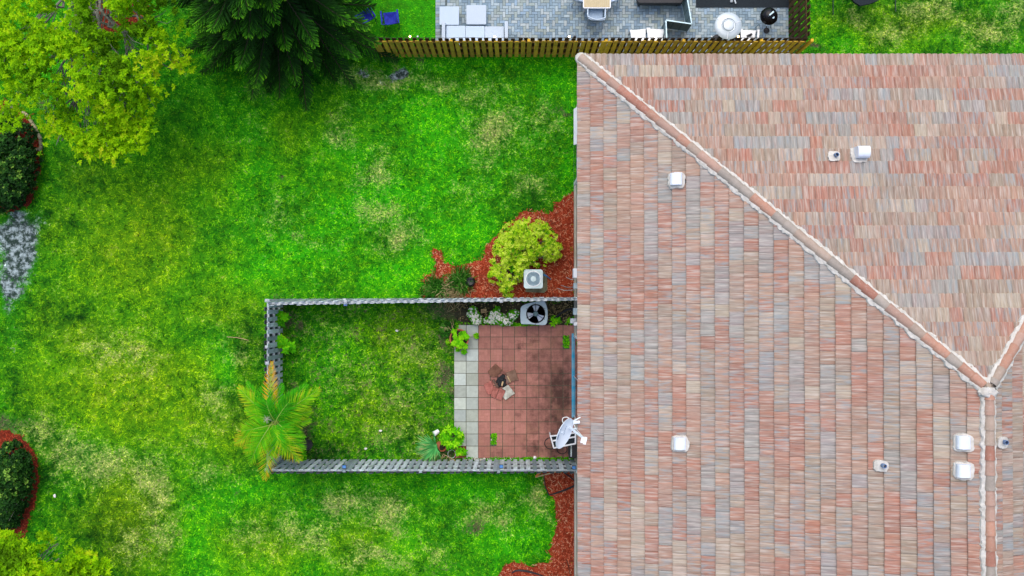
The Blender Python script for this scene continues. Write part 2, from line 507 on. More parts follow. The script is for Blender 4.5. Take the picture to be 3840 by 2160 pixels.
# leaves
M['leaf_tree'] = leafmat('yellow_green_leaves', [(0, (.10, .24, .004)), (.3, (.20, .48, .003)), (.65, (.46, .78, .003)), (1, (.62, .66, .02))], .4)
M['leaf_bush'] = leafmat('variegated_leaves', [(0, (.02, .20, .003)), (.2, (.14, .44, .004)), (.5, (.56, .82, .02)), (1, (.80, .92, .12))], .3)
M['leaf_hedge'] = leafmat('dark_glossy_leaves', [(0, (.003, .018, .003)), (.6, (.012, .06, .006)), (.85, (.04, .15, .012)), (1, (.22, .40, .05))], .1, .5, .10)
M['leaf_green'] = leafmat('fresh_green_leaves', [(0, (.04, .26, .004)), (.5, (.12, .58, .006)), (1, (.30, .78, .01))], .3)
M['leaf_dkgreen'] = leafmat('grassy_clump_leaves', [(0, (.012, .06, .006)), (.5, (.03, .16, .01)), (.9, (.09, .28, .03)), (1, (.32, .32, .12))], .2)
M['leaf_vine'] = leafmat('vine_leaves', [(0, (.05, .30, .003)), (.5, (.15, .62, .004)), (1, (.38, .80, .015))], .3)
M['petal'] = leafmat('white_petals', [(0, (.22, .30, .14)), (.15, (.74, .76, .66)), (.5, (.90, .90, .86)), (1, (.84, .80, .62))], .15)
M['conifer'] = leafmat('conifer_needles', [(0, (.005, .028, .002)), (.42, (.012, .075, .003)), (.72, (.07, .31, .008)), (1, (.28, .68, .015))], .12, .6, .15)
M['frond'] = leafmat('palm_leaflets', [(0, (.015, .15, .003)), (.4, (.06, .44, .006)), (.7, (.26, .58, .008)), (.88, (.52, .50, .02)), (1, (.72, .36, .02))], .25)
M['yucca'] = leafmat('yucca_blades', [(0, (.03, .24, .05)), (.5, (.12, .52, .14)), (.85, (.38, .56, .17)), (1, (.62, .54, .25))], .2)
M['drygrass'] = leafmat('dry_stems', [(0, (.14, .10, .05)), (.5, (.32, .25, .12)), (1, (.46, .38, .20))], .1)
M['meshpale'] = mat('grey_green_mesh', (.20, .28, .29), (.14, .21, .22), 20, rough=.7)
M['darkgreen'] = mat('dark_green_tube', (.01, .05, .02), (.008, .035, .016), 8, rough=.5)
# ------------------------------------------------------------------ where things lie on the ground
def D(x, y, z=0): return W(x * 1.49068, y * 1.49068, z)          # same, from the 2576 px view
bedA = Z(1550, 680, 2.4985, [(1516, 75), (1430, 110), (1330, 200), (1270, 290), (1160, 270), (1050, 280), (930, 345), (850, 390), (800, 500), (680, 600), (620, 720), (480, 790), (330, 770), (262, 790), (250, 690), (205, 640), (190, 660), (215, 780), (130, 900), (95, 1000), (80, 1080), (550, 1098), (1516, 1098)])
bedB = Z(1850, 1700, 3.15, [(560, 205), (600, 330), (640, 500), (740, 600), (760, 700), (750, 900), (700, 1060), (640, 1260), (530, 1310), (430, 1330), (340, 1310), (250, 1300), (130, 1360), (50, 1440), (10, 1540), (0, 1900), (970, 1900), (972, 205)])
bedC = Z(0, 350, 1.704, [(-260, 60), (-60, 30), (70, 75), (150, 110), (215, 190), (255, 270), (262, 360), (255, 430), (240, 560), (205, 650), (190, 720), (100, 745), (0, 765), (-260, 760)])
bedD = Z(0, 1550, 2.376, [(-380, 300), (-200, 190), (0, 165), (80, 160), (180, 210), (280, 300), (335, 400), (350, 520), (335, 680), (310, 830), (250, 980), (210, 1080), (140, 1120), (0, 1160), (-380, 1000)])
cE = W(425, 0)
bedE = [Vector((cE.x + 1.15 * math.cos(a), cE.y + 1.1 * math.sin(a), 0)) for a in np.linspace(0, 2 * math.pi, 28, endpoint=False)]
soilF = [Vector(p) for p in ((-1.85, -.1, 0), (2.1, -.1, 0), (2.1, -.9, 0), (-1.6, -.9, 0), (-1.95, -.5, 0))]
WALL_X = 2.12
YARD_W, YARD_S = -7.72, -5.41
PAT_X0, PAT_X1, PAT_Y0, PAT_Y1 = -1.935, 2.10, -5.30, -0.865
PAV_X0, PAV_X1, PAV_Y0 = -2.57, 9.28, 8.26
ROOF = dict(xe=1.82, yn=6.66, ze=5.5, ax=11.3, ay=-2.15, az=8.7)
mW = (ROOF['az'] - ROOF['ze']) / (ROOF['ax'] - ROOF['xe'])
mN = (ROOF['az'] - ROOF['ze']) / (ROOF['yn'] - ROOF['ay'])
mE = .455
XE_E = ROOF['ax'] + (ROOF['az'] - ROOF['ze']) / mE
Y_S = -10.2

def blob(x, y, lst):
    """lst of (Dx, Dy, rx, ry, strength) in the 2576 px view"""
    t = np.zeros(x.shape)
    for dx, dy, rx, ry, s in lst:
        c = D(dx, dy)
        t = np.maximum(t, s * np.exp(-(((x - c.x) / (rx / 75.1)) ** 2 + ((y - c.y) / (ry / 75.1)) ** 2)))
    return t

STRAW = [(960, 205, 110, 45, .55), (1090, 215, 60, 30, .4), (1235, 340, 80, 60, .62), (940, 440, 60, 50, .55), (945, 530, 80, 35, .6), (1020, 600, 70, 40, .55), (1180, 240, 80, 30, .4), (1350, 310, 60, 60, .35),
         (300, 900, 110, 70, .45), (100, 1080, 70, 40, .5), (170, 1135, 90, 50, .6), (260, 1175, 110, 60, .7), (380, 1230, 60, 90, .65), (410, 1320, 40, 60, .55), (340, 1370, 60, 40, .5), (640, 1350, 60, 50, .4),
         (760, 1345, 70, 50, .65), (880, 1290, 60, 40, .6), (980, 1310, 70, 45, .6), (960, 1400, 110, 30, .5), (1220, 1285, 60, 30, .6), (1270, 1255, 40, 40, .4), (1360, 1270, 25, 60, .6), (1100, 1380, 40, 40, .35), (1290, 1310, 40, 40, .5),
         (610, 870, 60, 60, .35), (560, 1010, 60, 60, .45), (540, 1180, 60, 50, .4), (480, 1100, 60, 50, .3), (700, 560, 60, 50, .3), (620, 300, 60, 40, .2), (870, 330, 50, 40, .4), (790, 600, 50, 40, .35), (1180, 470, 60, 40, .3), (1330, 450, 50, 40, .4),
         (2150, 40, 60, 40, .4), (2250, 70, 90, 40, .4), (2350, 30, 80, 40, .45), (2480, 80, 90, 50, .5), (2550, 30, 60, 40, .45), (2300, 20, 40, 20, .5),
         (760, 830, 40, 40, .35), (850, 830, 60, 60, .25), (1090, 950, 40, 40, .4), (1010, 1010, 60, 60, .3), (1040, 880, 60, 50, .35), (900, 960, 90, 90, .22), (1000, 1100, 90, 50, .3), (800, 900, 40, 40, .1)]
BARE = [(1415, 285, 32, 9, .75), (1060, 150, 30, 12, .55), (960, 170, 40, 22, .45), (1215, 355, 20, 9, .6), (1200, 1310, 40, 18, .55), (870, 1305, 16, 10, .6), (600, 1245, 12, 9, .55), (375, 1345, 25, 14, .45),
        (1095, 950, 22, 24, .6), (1130, 1000, 16, 22, .45), (790, 1100, 30, 50, .6), (770, 1140, 30, 30, .6), (740, 830, 22, 14, .6), (1230, 785, 130, 22, .75), (1130, 775, 60, 14, .7), (760, 770, 40, 12, .5), (700, 790, 22, 30, .6), (720, 1140, 30, 30, .5),
        (1180, 740, 70, 12, .5), (1040, 745, 60, 6, .4), (2030, 132, 38, 9, 1.0), (700, 225, 80, 40, .35), (120, 250, 80, 30, .4), (1370, 1180, 60, 8, .5), (1130, 870, 16, 40, .4), (1130, 1120, 30, 30, .6), (745, 1000, 22, 40, .35), (60, 860, 50, 70, .2), (30, 1060, 60, 25, .6), (705, 465, 9, 10, .8), (1115, 1420, 60, 20, .35)]
SAND = [(35, 590, 66, 50, 1.1), (48, 650, 58, 66, 1.15), (15, 720, 40, 55, 1.0), (5, 760, 25, 40, .7), (10, 830, 30, 60, .35), (20, 890, 25, 25, .3), (1010, 186, 26, 16, 1.3), (937, 187, 20, 13, 1.25), (973, 203, 22, 18, .6), (745, 272, 8, 5, .5), (975, 260, 12, 10, .4), (800, 1115, 16, 12, .4)]
LUSH = [(560, 270, 120, 100, .55), (400, 420, 100, 80, .4), (1180, 570, 110, 60, .95), (1000, 480, 130, 60, .9), (870, 520, 100, 60, .85), (1100, 330, 90, 70, .75), (850, 380, 90, 60, .8), (1270, 160, 120, 25, .9), (1110, 165, 90, 25, .9), (740, 640, 120, 60, .75), (900, 880, 80, 80, .85), (830, 1000, 60, 90, .7), (1280, 1350, 90, 60, .75), (1160, 1220, 120, 40, .9), (640, 700, 90, 60, .7), (600, 450, 120, 60, .65), (560, 920, 40, 50, .7), (1400, 210, 50, 60, .9), (700, 1230, 90, 40, .7), (1230, 1230, 60, 25, .9), (1210, 470, 60, 40, .6), (2120, 110, 60, 30, .8), (2330, 110, 90, 30, .75), (2530, 110, 60, 30, .6), (1430, 430, 30, 90, .7), (1040, 1360, 50, 40, .7), (640, 1420, 60, 40, .8), (1010, 690, 120, 40, .85), (480, 1330, 60, 100, .8)]
DULL = [(2330, 70, 330, 110, .35), (2560, 40, 90, 90, .3), (150, 440, 90, 60, .35), (130, 800, 110, 90, .3), (120, 560, 60, 120, .35), (280, 1310, 120, 110, .55), (650, 1060, 60, 110, .5), (640, 880, 30, 110, .5), (450, 250, 110, 120, .12), (1330, 540, 90, 60, .4), (700, 170, 180, 90, .2), (1240, 690, 60, 30, .4), (2480, 60, 120, 80, .3), (840, 1130, 90, 40, .35), (1050, 20, 60, 100, .25), (1210, 620, 40, 30, .3), (110, 1200, 60, 150, .4), (50, 980, 70, 70, .35)]
YEL = [(330, 620, 200, 240, .55), (300, 950, 220, 160, .75), (480, 1050, 150, 120, .6), (330, 1300, 130, 160, .55), (680, 1380, 160, 70, .5), (560, 760, 120, 90, .4), (950, 1380, 160, 70, .4), (1000, 860, 150, 110, .4), (960, 1040, 160, 100, .4), (2280, 70, 260, 70, .35), (760, 350, 120, 80, .3), (500, 430, 120, 120, .35)]

def lawn_attrs(x, y):
    wx = x + (fbm(x, y, .9, 3, 3) - .5) * 1.3
    wy = y + (fbm(x, y, .9, 9, 3) - .5) * 1.3
    lush = .5 + blob(wx, wy, LUSH) * .45 - blob(wx, wy, DULL) * .8
    strip = (x < PAV_X0) & (y > 8.2) & (x > -5.5)
    yard = (x > YARD_W) & (x < WALL_X) & (y < 0) & (y > YARD_S)
    straw = blob(wx, wy, STRAW)
    straw = np.where(strip, -.6, straw * np.where(x < -6.5, .80, .98))
    lush = np.where(strip, .62 + (x + 4) * .1, lush)
    lush = np.where(yard, lush - .14, lush)
    bare = blob(wx, wy, BARE); bare = np.where(strip, -.5, bare)
    bare = np.where(yard, bare + .18, bare)
    return dict(straw=straw, bare=bare, sand=blob(wx, wy, SAND), lush=lush, yel=blob(wx, wy, YEL))

# ground: one sheet, fine where the lawn is seen, reaching the horizon
gx = np.concatenate([[-900, -300, -120, -60, -35, -24], np.arange(-19, 20, .13), [24, 35, 60, 120, 300, 900]])
gy = np.concatenate([[-900, -300, -120, -60, -35, -18], np.arange(-11.5, 12.5, .13), [18, 35, 60, 120, 300, 900]])
X, Y = np.meshgrid(gx, gy)
n0, n1 = X.shape
zz = (fbm(X, Y, .8, 5, 3) - .5) * .03 - .01
V = np.stack([X.ravel(), Y.ravel(), zz.ravel()], 1)
ii = np.arange(n0 * n1).reshape(n0, n1)
F = np.stack([ii[:-1, :-1].ravel(), ii[:-1, 1:].ravel(), ii[1:, 1:].ravel(), ii[1:, :-1].ravel()], 1)
at = lawn_attrs(X.ravel(), Y.ravel()); at['rnd'] = np.full(X.size, .30)
g = mesh_np('lawn', V, F, M['lawn'], attrs=at, smooth=True)
tag(g, kind='structure')

def ragged(poly, step=.12, amp=.09, seed=0, fix=None):
    out = []
    n = len(poly)
    for i in range(n):
        a, b = poly[i], poly[(i + 1) % n]
        k = max(1, int((b - a).length / step))
        nr = Vector((-(b - a).y, (b - a).x, 0))
        if nr.length > 0: nr.normalize()
        for j in range(k):
            p = a.lerp(b, j / k)
            t = (fbm(np.array([p.x]), np.array([p.y]), 3.0, seed, 4)[0] - .5) * 2.6 * amp + R.uniform(-.045, .045)
            if fix is not None and fix(p): t = 0
            out.append((p.x + nr.x * t, p.y + nr.y * t))
    return out

def bed(name, poly, m, z=.022, amp=.13, fix=None, seed=0):
    rp = ragged(poly, .12, amp, seed, fix)
    mb = MB(); mb.prism(rp, -.03, z)
    o = mb.build(name, m); tag(o, kind='structure')
    return rp
wallfix = lambda p: p.x > 2.0 or abs(p.y) < .12
beds = {}
beds['A'] = bed('mulch_bed', bedA, M['mulch'], fix=wallfix, seed=1)
beds['B'] = bed('mulch_bed', bedB, M['mulch'], fix=wallfix, seed=2)
beds['C'] = bed('mulch_bed', bedC, M['mulchdark'], amp=.06, seed=3)
beds['D'] = bed('mulch_bed', bedD, M['mulchdark'], amp=.06, seed=4)
beds['E'] = bed('mulch_bed', bedE, M['mulchdark'], amp=.06, seed=5)
beds['F'] = bed('soil_strip', soilF, M['dirt'], amp=.08, fix=lambda p: p.y < -.8 or p.x > 2, seed=6)

# mulch chips
def scatter(poly, n, seed=0):
    P = np.array(poly); r = np.random.default_rng(seed)
    lo = np.maximum(P.min(0), (-19, -11)); hi = np.minimum(P.max(0), (14, 12))
    x = r.uniform(lo[0], hi[0], n); y = r.uniform(lo[1], hi[1], n)
    k = in_poly(x, y, poly)
    x, y = x[k], y[k]
    return x + r.normal(0, .05, len(x)), y + r.normal(0, .05, len(y))

def slivers(x, y, z, L, wd, r, tilt=.25, th=.006):
    n = len(x)
    a = r.uniform(0, 2 * np.pi, n); t = r.uniform(-tilt, tilt, n)
    l = L * r.uniform(.5, 1.3, n) / 2; w2 = wd * r.uniform(.6, 1.3, n) / 2
    d = np.stack([np.cos(a) * np.cos(t), np.sin(a) * np.cos(t), np.sin(t)], 1)
    sd = np.stack([-np.sin(a), np.cos(a), np.zeros(n)], 1)
    c = np.stack([x, y, z + np.abs(np.sin(t)) * l + th], 1)
    P = [c - d * l[:, None] - sd * w2[:, None], c + d * l[:, None] - sd * w2[:, None] * .6, c + d * l[:, None] + sd * w2[:, None] * .6, c - d * l[:, None] + sd * w2[:, None]]
    lowz = np.array([0, 0, th])
    V = np.stack(P + [p - lowz for p in P], 1).reshape(-1, 3)
    b = (np.arange(n) * 8)[:, None]
    F = np.concatenate([b + np.array([[0, 1, 2, 3]]), b + np.array([[0, 4, 5, 1]]), b + np.array([[2, 6, 7, 3]]), b + np.array([[1, 5, 6, 2]]), b + np.array([[3, 7, 4, 0]])])
    return V, F, np.repeat(r.uniform(0, 1, n), 8)
vv, ff, aa = [], [], []; base = 0
for k, nn in (('A', 13000), ('B', 9000), ('C', 4500), ('D', 5500), ('E', 2500)):
    x, y = scatter(beds[k], nn, 40 + ord(k))
    V, F, a = slivers(x, y, np.full(len(x), .022), .085, .022, np.random.default_rng(ord(k)))
    if k in 'CDE': a = a * .6
    vv.append(V); ff.append(F + base); aa.append(a); base += len(V)
o = mesh_np('mulch_chips', np.concatenate(vv), np.concatenate(ff), M['chips'], attrs={'rnd': np.concatenate(aa)})
tag(o, 'loose red mulch chips covering the planting beds', 'mulch', kind='stuff')

# ------------------------------------------------------------------ grass blades
def lawn_mask(x, y):
    k = np.ones(x.shape, bool)
    k &= ~((x > WALL_X - .02) & (x < XE_E) & (y < ROOF['yn'] - .3))
    k &= ~((x > PAT_X0) & (x < WALL_X) & (y > PAT_Y0) & (y < PAT_Y1))
    k &= ~((x > PAV_X0) & (x < PAV_X1 + .1) & (y > PAV_Y0 - .05))
    j = (vnoise(x, y, 6, 21) - .5) * .34
    for kk, pl in beds.items():
        k &= ~in_poly(x + j, y + j * .7, pl)
    return k
gr = np.random.default_rng(77)
NB = 430000
x = gr.uniform(-18.6, 17.6, NB); y = gr.uniform(-9.9, 11.2, NB)
k = lawn_mask(x, y)
a = lawn_attrs(x, y)
k &= gr.uniform(0, 1, NB) > np.clip((a['sand'] - .15) * 1.3, 0, .93)
k &= gr.uniform(0, 1, NB) > np.clip((a['bare'] - .2) * .9, 0, .7)
k &= (vnoise(x, y, 5, 31) * .6 + gr.uniform(0, 1, NB)) > .22
x, y = x[k], y[k]; a = {q: v[k] for q, v in a.items()}
n = len(x)
yard = (x > YARD_W) & (x < WALL_X) & (y < 0) & (y > YARD_S)
strip = (x < PAV_X0) & (y > 8.2) & (x > -5.5)
az = gr.uniform(0, 2 * np.pi, n)
L = gr.uniform(.05, .11, n) * np.where(strip, .55, 1); wd = gr.uniform(.010, .019, n) * np.where(yard, 1.35, 1)
el = gr.uniform(.15, 1.15, n)
d = np.stack([np.cos(az) * np.cos(el), np.sin(az) * np.cos(el), np.sin(el)], 1)
sd = np.stack([-np.sin(az), np.cos(az), np.zeros(n)], 1) * wd[:, None]
b0 = np.stack([x, y, np.full(n, -.005)], 1)
mid = b0 + d * (L * .6)[:, None]
tip = mid + (d * np.array([1, 1, .15]) ) * (L * .5)[:, None]
V = np.stack([b0 - sd * .5, b0 + sd * .5, mid + sd * .55, tip, mid - sd * .55], 1).reshape(-1, 3)
bb = (np.arange(n) * 5)[:, None]
# pentagon blade as one quad plus tip triangle folded into a quad fan
F = bb + np.array([[0, 1, 2, 4]])
me = bpy.data.meshes.new('grass')
F3 = bb + np.array([[4, 2, 3]])
me.vertices.add(len(V)); me.vertices.foreach_set('co', V.astype(np.float32).ravel())
me.loops.add(n * 7); me.loops.foreach_set('vertex_index', np.concatenate([F.ravel(), F3.ravel()]).astype(np.int32))
me.polygons.add(2 * n)
me.polygons.foreach_set('loop_start', np.concatenate([np.arange(n) * 4, 4 * n + np.arange(n) * 3]).astype(np.int32))
me.polygons.foreach_set('loop_total', np.concatenate([np.full(n, 4), np.full(n, 3)]).astype(np.int32))
me.update(calc_edges=True)
cl = vnoise(x, y, 13, 61) * .6 + vnoise(x, y, 27, 62) * .4
a['rnd'] = np.clip(.5 + (cl - .5) * np.where(strip, .8, 1.8) + gr.normal(0, .20, n), 0, 1)
a['bare'] = a['bare'] + np.where(yard, (vnoise(x, y, 9, 71) < .36) * .32, 0)
for an, av in a.items():
    t = me.attributes.new(an, 'FLOAT', 'POINT'); t.data.foreach_set('value', np.repeat(av, 5).astype(np.float32))
me.validate()
go = link_mesh(me, 'grass', M['lawn'])
tag(go, 'green mown lawn grass with straw coloured worn patches', 'grass', kind='stuff')

# ------------------------------------------------------------------ house
H = thing('house', 'cream house with large hipped roof of weathered pink and grey tiles', 'house', (ROOF['ax'], -2.0, 0))
wl = MB()
zt = ROOF['ze'] - .10
wl.box(((WALL_X + XE_E - .3) / 2, (ROOF['yn'] - .3 + Y_S + .2) / 2, zt / 2 - .1), (XE_E - .3 - WALL_X, ROOF['yn'] - .3 - Y_S - .2, zt + .2))
wall = wl.build('wall', M['stucco'], H)
pl = MB(); pl.box((WALL_X - .025, (ROOF['yn'] - .35 + Y_S + .2) / 2, .1), (.05, ROOF['yn'] - .35 - Y_S - .2, .44))
pl.build('plinth', M['stucco'], H, bevel=.01)
so = MB()
so.box(((ROOF['xe'] + XE_E) / 2 + .05, (ROOF['yn'] + Y_S) / 2 - .05, zt + .03), (XE_E - ROOF['xe'] - .16, ROOF['yn'] - Y_S - .16, .06))
so.build('soffit', M['stucco'], H)
fa = MB()
fa.box((ROOF['xe'] + .06, (ROOF['yn'] + Y_S) / 2, ROOF['ze'] - .07), (.03, ROOF['yn'] - Y_S - .1, .17))
fa.box(((ROOF['xe'] + XE_E) / 2, ROOF['yn'] - .06, ROOF['ze'] - .07), (XE_E - ROOF['xe'] - .16, .03, .17))
fa.build('fascia', M['white'], H)

PAL = [((.40, .165, .11), .27), ((.41, .24, .17), .29), ((.35, .27, .20), .22), ((.30, .31, .30), .12), ((.46, .38, .29), .10)]
def pick():
    t = R.random(); s = 0
    for c, p in PAL:
        s += p
        if t < s: return c
    return PAL[0][0]

TW, CE = .335, .368
def slope_tiles(Pf, nrm, u0, u1, ncourse, seed, v0=-.02, keep=None, flat=False):
    """Pf(u,v)->point on the bare slope; nrm its normal"""
    R.seed(seed)
    V, F, C, UV = [], [], [], []
    sam = []
    for r_ in range(2):
        for q in range(6): sam.append((r_ + q / 5.0) / 2.0)
    sam = sorted(set(sam))
    prof = [((.008 if flat else .030) * math.sin(math.pi * ((2 * t) % 1.0)) ** .75 if abs((2 * t) % 1.0) > 1e-6 else 0.0) for t in sam]
    prof[0] -= .001 if flat else .008
    ns = len(sam)
    nrm = Vector(nrm)
    for c in range(ncourse):
        off = (.5 if c % 2 else 0) * TW + R.uniform(-.03, .03)
        cur = pick(); blu = R.random()
        nt_ = int((u1 - u0) / TW) + 2
        for i in range(nt_):
            ua = u0 + i * TW - off
            va = v0 + c * CE
            if keep is not None and not keep(ua + TW / 2, va + CE / 2): 
                R.random(); continue
            if R.random() > .45: cur = pick(); blu = R.random()
            j = R.uniform(.86, 1.14)
            col = (cur[0] * j, cur[1] * j * R.uniform(.95, 1.05), cur[2] * j, 1.0 if blu > .60 else blu * .45)
            dh = R.uniform(-.003, .004); dv = R.uniform(-.006, .006)
            uo, vo = R.uniform(0, 50), R.uniform(0, 50)
            b = len(V)
            for row, (dvv, h, k) in enumerate(((0, .010, 1), (.0, .066, 1), (.03, .070, 1), (CE + .05, .014, 1))):
                for t, pz in zip(sam, prof):
                    u = ua + t * TW * .985
                    p = Pf(u, va + dvv + dv) + nrm * (h + dh + pz)
                    V.append(p); UV.append((u + uo, va + dvv + vo))
            for row in range(3):
                for q in range(ns - 1):
                    F.append((b + row * ns + q, b + row * ns + q + 1, b + (row + 1) * ns + q + 1, b + (row + 1) * ns + q)); C.append(col)
    return np.array([tuple(p) for p in V]), np.array(F), np.array(C), np.array(UV)

xe, yn, ze, ax, ay, az_ = (ROOF[k] for k in ('xe', 'yn', 'ze', 'ax', 'ay', 'az'))
cw = 1 / math.sqrt(1 + mW * mW); sw = mW * cw
cn = 1 / math.sqrt(1 + mN * mN); sn = mN * cn
ce = 1 / math.sqrt(1 + mE * mE); se = mE * ce
Pw = lambda u, v: Vector((xe + v * cw, u, ze + v * sw))
Pn = lambda u, v: Vector((u, yn - v * cn, ze + v * sn))
Pe = lambda u, v: Vector((XE_E - v * ce, u, ze + v * se))
hipx = lambda y: xe + (yn - y) * (ax - xe) / (yn - ay)
hipe = lambda y: ax + (y - ay) * (XE_E - ax) / (yn - ay)
sets = [
    (slope_tiles(Pw, (-sw, 0, cw), Y_S, yn + .2, 28, 101, keep=lambda u, v: u < ay or xe + v * cw < hipx(u) + .6, flat=True), 'w'),
    (slope_tiles(Pn, (0, sn, cn), xe - .2, XE_E + .2, 26, 202, keep=lambda u, v: hipx(yn - v * cn) - .7 < u < hipe(yn - v * cn) + .7), 'n'),
    (slope_tiles(Pe, (se, 0, ce), Y_S, yn + .2, 22, 303, keep=lambda u, v: u < ay or XE_E - v * ce > hipe(u) - .6, flat=True), 'e')]
pieces = []
for (V, F, C, UV), which in sets:
    o = mesh_np('roof_piece', V, F, None, fcol=C, uv=UV)
    bm = bmesh.new(); bm.from_mesh(o.data)
    def cut(co, no):
        bmesh.ops.bisect_plane(bm, geom=bm.verts[:] + bm.edges[:] + bm.faces[:], plane_co=co, plane_no=no, clear_outer=True)
    hw = Vector((ax - xe, ay - yn, 0)); hn = Vector((-hw.y, hw.x, 0)).normalized()     # points NE
    he = Vector((XE_E - ax, yn - ay, 0)); hen = Vector((-he.y, he.x, 0)).normalized()  # points NW
    a0 = Vector((ax, ay, 0))
    if which == 'w':
        if True:
            # the part south of the apex is bounded by the ridge, the part north of it by the hip
            cut(Vector((ax, 0, 0)), Vector((1, 0, 0)))
            cut(a0, hn)
    elif which == 'n':
        cut(a0, -hn); cut(a0, -hen)
    else:
        cut(Vector((ax, 0, 0)), Vector((-1, 0, 0)))
        cut(a0, hen)
    bm.to_mesh(o.data); bm.free()
    pieces.append(o)
# join the three tiled slopes into ONE roof mesh
bm = bmesh.new()
for o in pieces: bm.from_mesh(o.data)
me = bpy.data.meshes.new('roof'); bm.to_mesh(me); bm.free()
for o in pieces:
    d_ = o.data; bpy.data.objects.remove(o); bpy.data.meshes.remove(d_)
roof = link_mesh(me, 'roof', M['roof'], H)
# a deck under the tiles keeps light out
dk = MB()
hgt = -.01
dk.add([(xe + .05, yn - .05, ze + hgt), (xe + .05, Y_S, ze + hgt), (ax, Y_S, az_ + hgt), (ax, ay, az_ + hgt)], [(0, 1, 2, 3)])
dk.add([(xe + .05, yn - .05, ze + hgt), (ax, ay, az_ + hgt), (XE_E - .05, yn - .05, ze + hgt)], [(0, 1, 2)])
dk.add([(XE_E - .05, yn - .05, ze + hgt), (ax, ay, az_ + hgt), (ax, Y_S, az_ + hgt), (XE_E - .05, Y_S, ze + hgt)], [(0, 1, 2, 3)])
dk.build('roof_deck', M['darkbark'], roof)

def hip_run(a, b, zl, zr, seed, endcap=True):
    """caps + mortar along a hip or ridge from a (low) to b; zl/zr: plane height functions left/right"""
    R.seed(seed)
    a = Vector(a); b = Vector(b); d = (b - a); Ln = d.length; dn = d.normalized()
    side = Vector((dn.y, -dn.x, 0)).normalized()                  # right-hand side in plan
    upv = side.cross(dn).normalized()
    if upv.z < 0: upv = -upv
    mb = MB(); n = int(Ln / .355)
    cur = None
    for i in range(n + 1):
        s0 = i * .355; s1 = min(s0 + .40, Ln)
        if cur is None or R.random() > .35: cur = R.choice([(.36, .16, .11), (.40, .25, .19), (.36, .27, .21), (.33, .28, .235), (.42, .22, .15)])
        j = R.uniform(.9, 1.1); col = tuple(c * j for c in cur) + (R.random() * .4,)
        V = []; F = []; m = 10
        for (s, r0) in ((s0, .128), (s1, .112)):
            for k in range(m + 1):
                an = math.pi * k / m
                for rr in (r0,):
                    V.append(a + dn * s + side * (math.cos(an) * rr) + upv * (.045 + math.sin(an) * rr * .85 + (.012 if s == s0 else -.004)))
        for k in range(m): F.append((k, k + 1, m + 1 + k + 1, m + 1 + k))
        # thick lower lip
        o0 = len(V)
        for k in range(m + 1):
            an = math.pi * k / m
            V.append(a + dn * (s0 + .002) + side * (math.cos(an) * .110) + upv * (.045 + math.sin(an) * .110 * .85 + .012))
        for k in range(m): F.append((o0 + k, o0 + k + 1, k + 1, k))
        mb.add(V, F, col)
    cap = mb.build('hip_cap', M['cap'], roof)
    mm = MB()
    st = .055; ns = int(Ln / st)
    for sg, zf in ((1, zr), (-1, zl)):
        V = []
        wob = 0
        for i in range(ns + 1):
            s = i * Ln / ns
            wob = wob * .5 + R.uniform(-.02, .02)
            o_ = .195 + wob + R.uniform(-.012, .014) + .012 * math.sin(s * 16)
            for off, h in ((.09, .115), (.145, .11 + R.uniform(-.01, .01)), (o_ - .015, .095 + R.uniform(-.012, .012)), (o_, .03)):
                p = a + dn * s + side * (off * sg)
                V.append((p.x, p.y, zf(p.x, p.y) + h))
        F = []
        for i in range(ns):
            for q in range(3):
                f = (i * 4 + q, i * 4 + q + 1, (i + 1) * 4 + q + 1, (i + 1) * 4 + q)
                F.append(f if sg > 0 else f[::-1])
        mm.add(V, F)
    mort = mm.build('hip_mortar', M['mortar'], roof)
    return cap
m = NT('ridge_cap_tile')
c = m.attr('col', 'Color'); v = m.obj()
c = m.mix(m.mrange(m.noise(v, 5, 5, .65), .4, .7, 0, .5), c, m.mix(1.0, c, (.62, .64, .64), 'MULTIPLY'))
c = m.mix(m.mrange(m.noise(v, 14, 4, .6), .5, .75, 0, .35), c, (.48, .42, .36))
m.base(c); m.p.inputs['Roughness'].default_value = .7; m.bump(m.noise(v, 40, 3), .2, .005)
M['cap'] = m.m
zw = lambda x, y: ze + (x - xe) * mW
zn = lambda x, y: ze + (yn - y) * mN
ze_ = lambda x, y: ze + (XE_E - x) * mE
hip_run((xe + .06, yn - .06, ze + .02), (ax - .1, ay + .093, az_ - .034), zn, zw, 7)
hip_run((XE_E - .06, yn - .06, ze + .02), (ax + .08, ay + .10, az_ - .034), ze_, zn, 8)
hip_run((ax, Y_S, az_), (ax, ay - .08, az_), zw, ze_, 9)

def lump(c, r, seed, sq=(1, 1, .5), n=14, m=7, amp=.12):
    rr = random.Random(seed); V = []; F = []
    V.append((c[0], c[1], c[2] + r * sq[2]))
    for i in range(1, m):
        th = math.pi * .62 * i / (m - 1)
        for k in range(n):
            a = 2 * math.pi * k / n
            q = r * (1 + rr.uniform(-amp, amp))
            V.append((c[0] + q * sq[0] * math.sin(th) * math.cos(a), c[1] + q * sq[1] * math.sin(th) * math.sin(a), c[2] + q * sq[2] * math.cos(th)))
    for k in range(n): F.append((0, 1 + k, 1 + (k + 1) % n))
    for i in range(m - 2):
        for k in range(n):
            b = 1 + i * n
            F.append((b + k, b + n + k, b + n + (k + 1) % n, b + (k + 1) % n))
    return V, F
mj = MB(); mj.add(*lump((xe + .07, yn - .07, ze + .03), .165, 3, (1, 1, .8), amp=.08)); mj.build('mortar_joint', M['mortar'], roof, smooth=True)
mj = MB(); mj.add(*lump((ax - .02, ay - .06, az_ + .07), .18, 4, (1.2, .75, .5), amp=.25)); mj.build('mortar_joint', M['mortar'], roof, smooth=True)

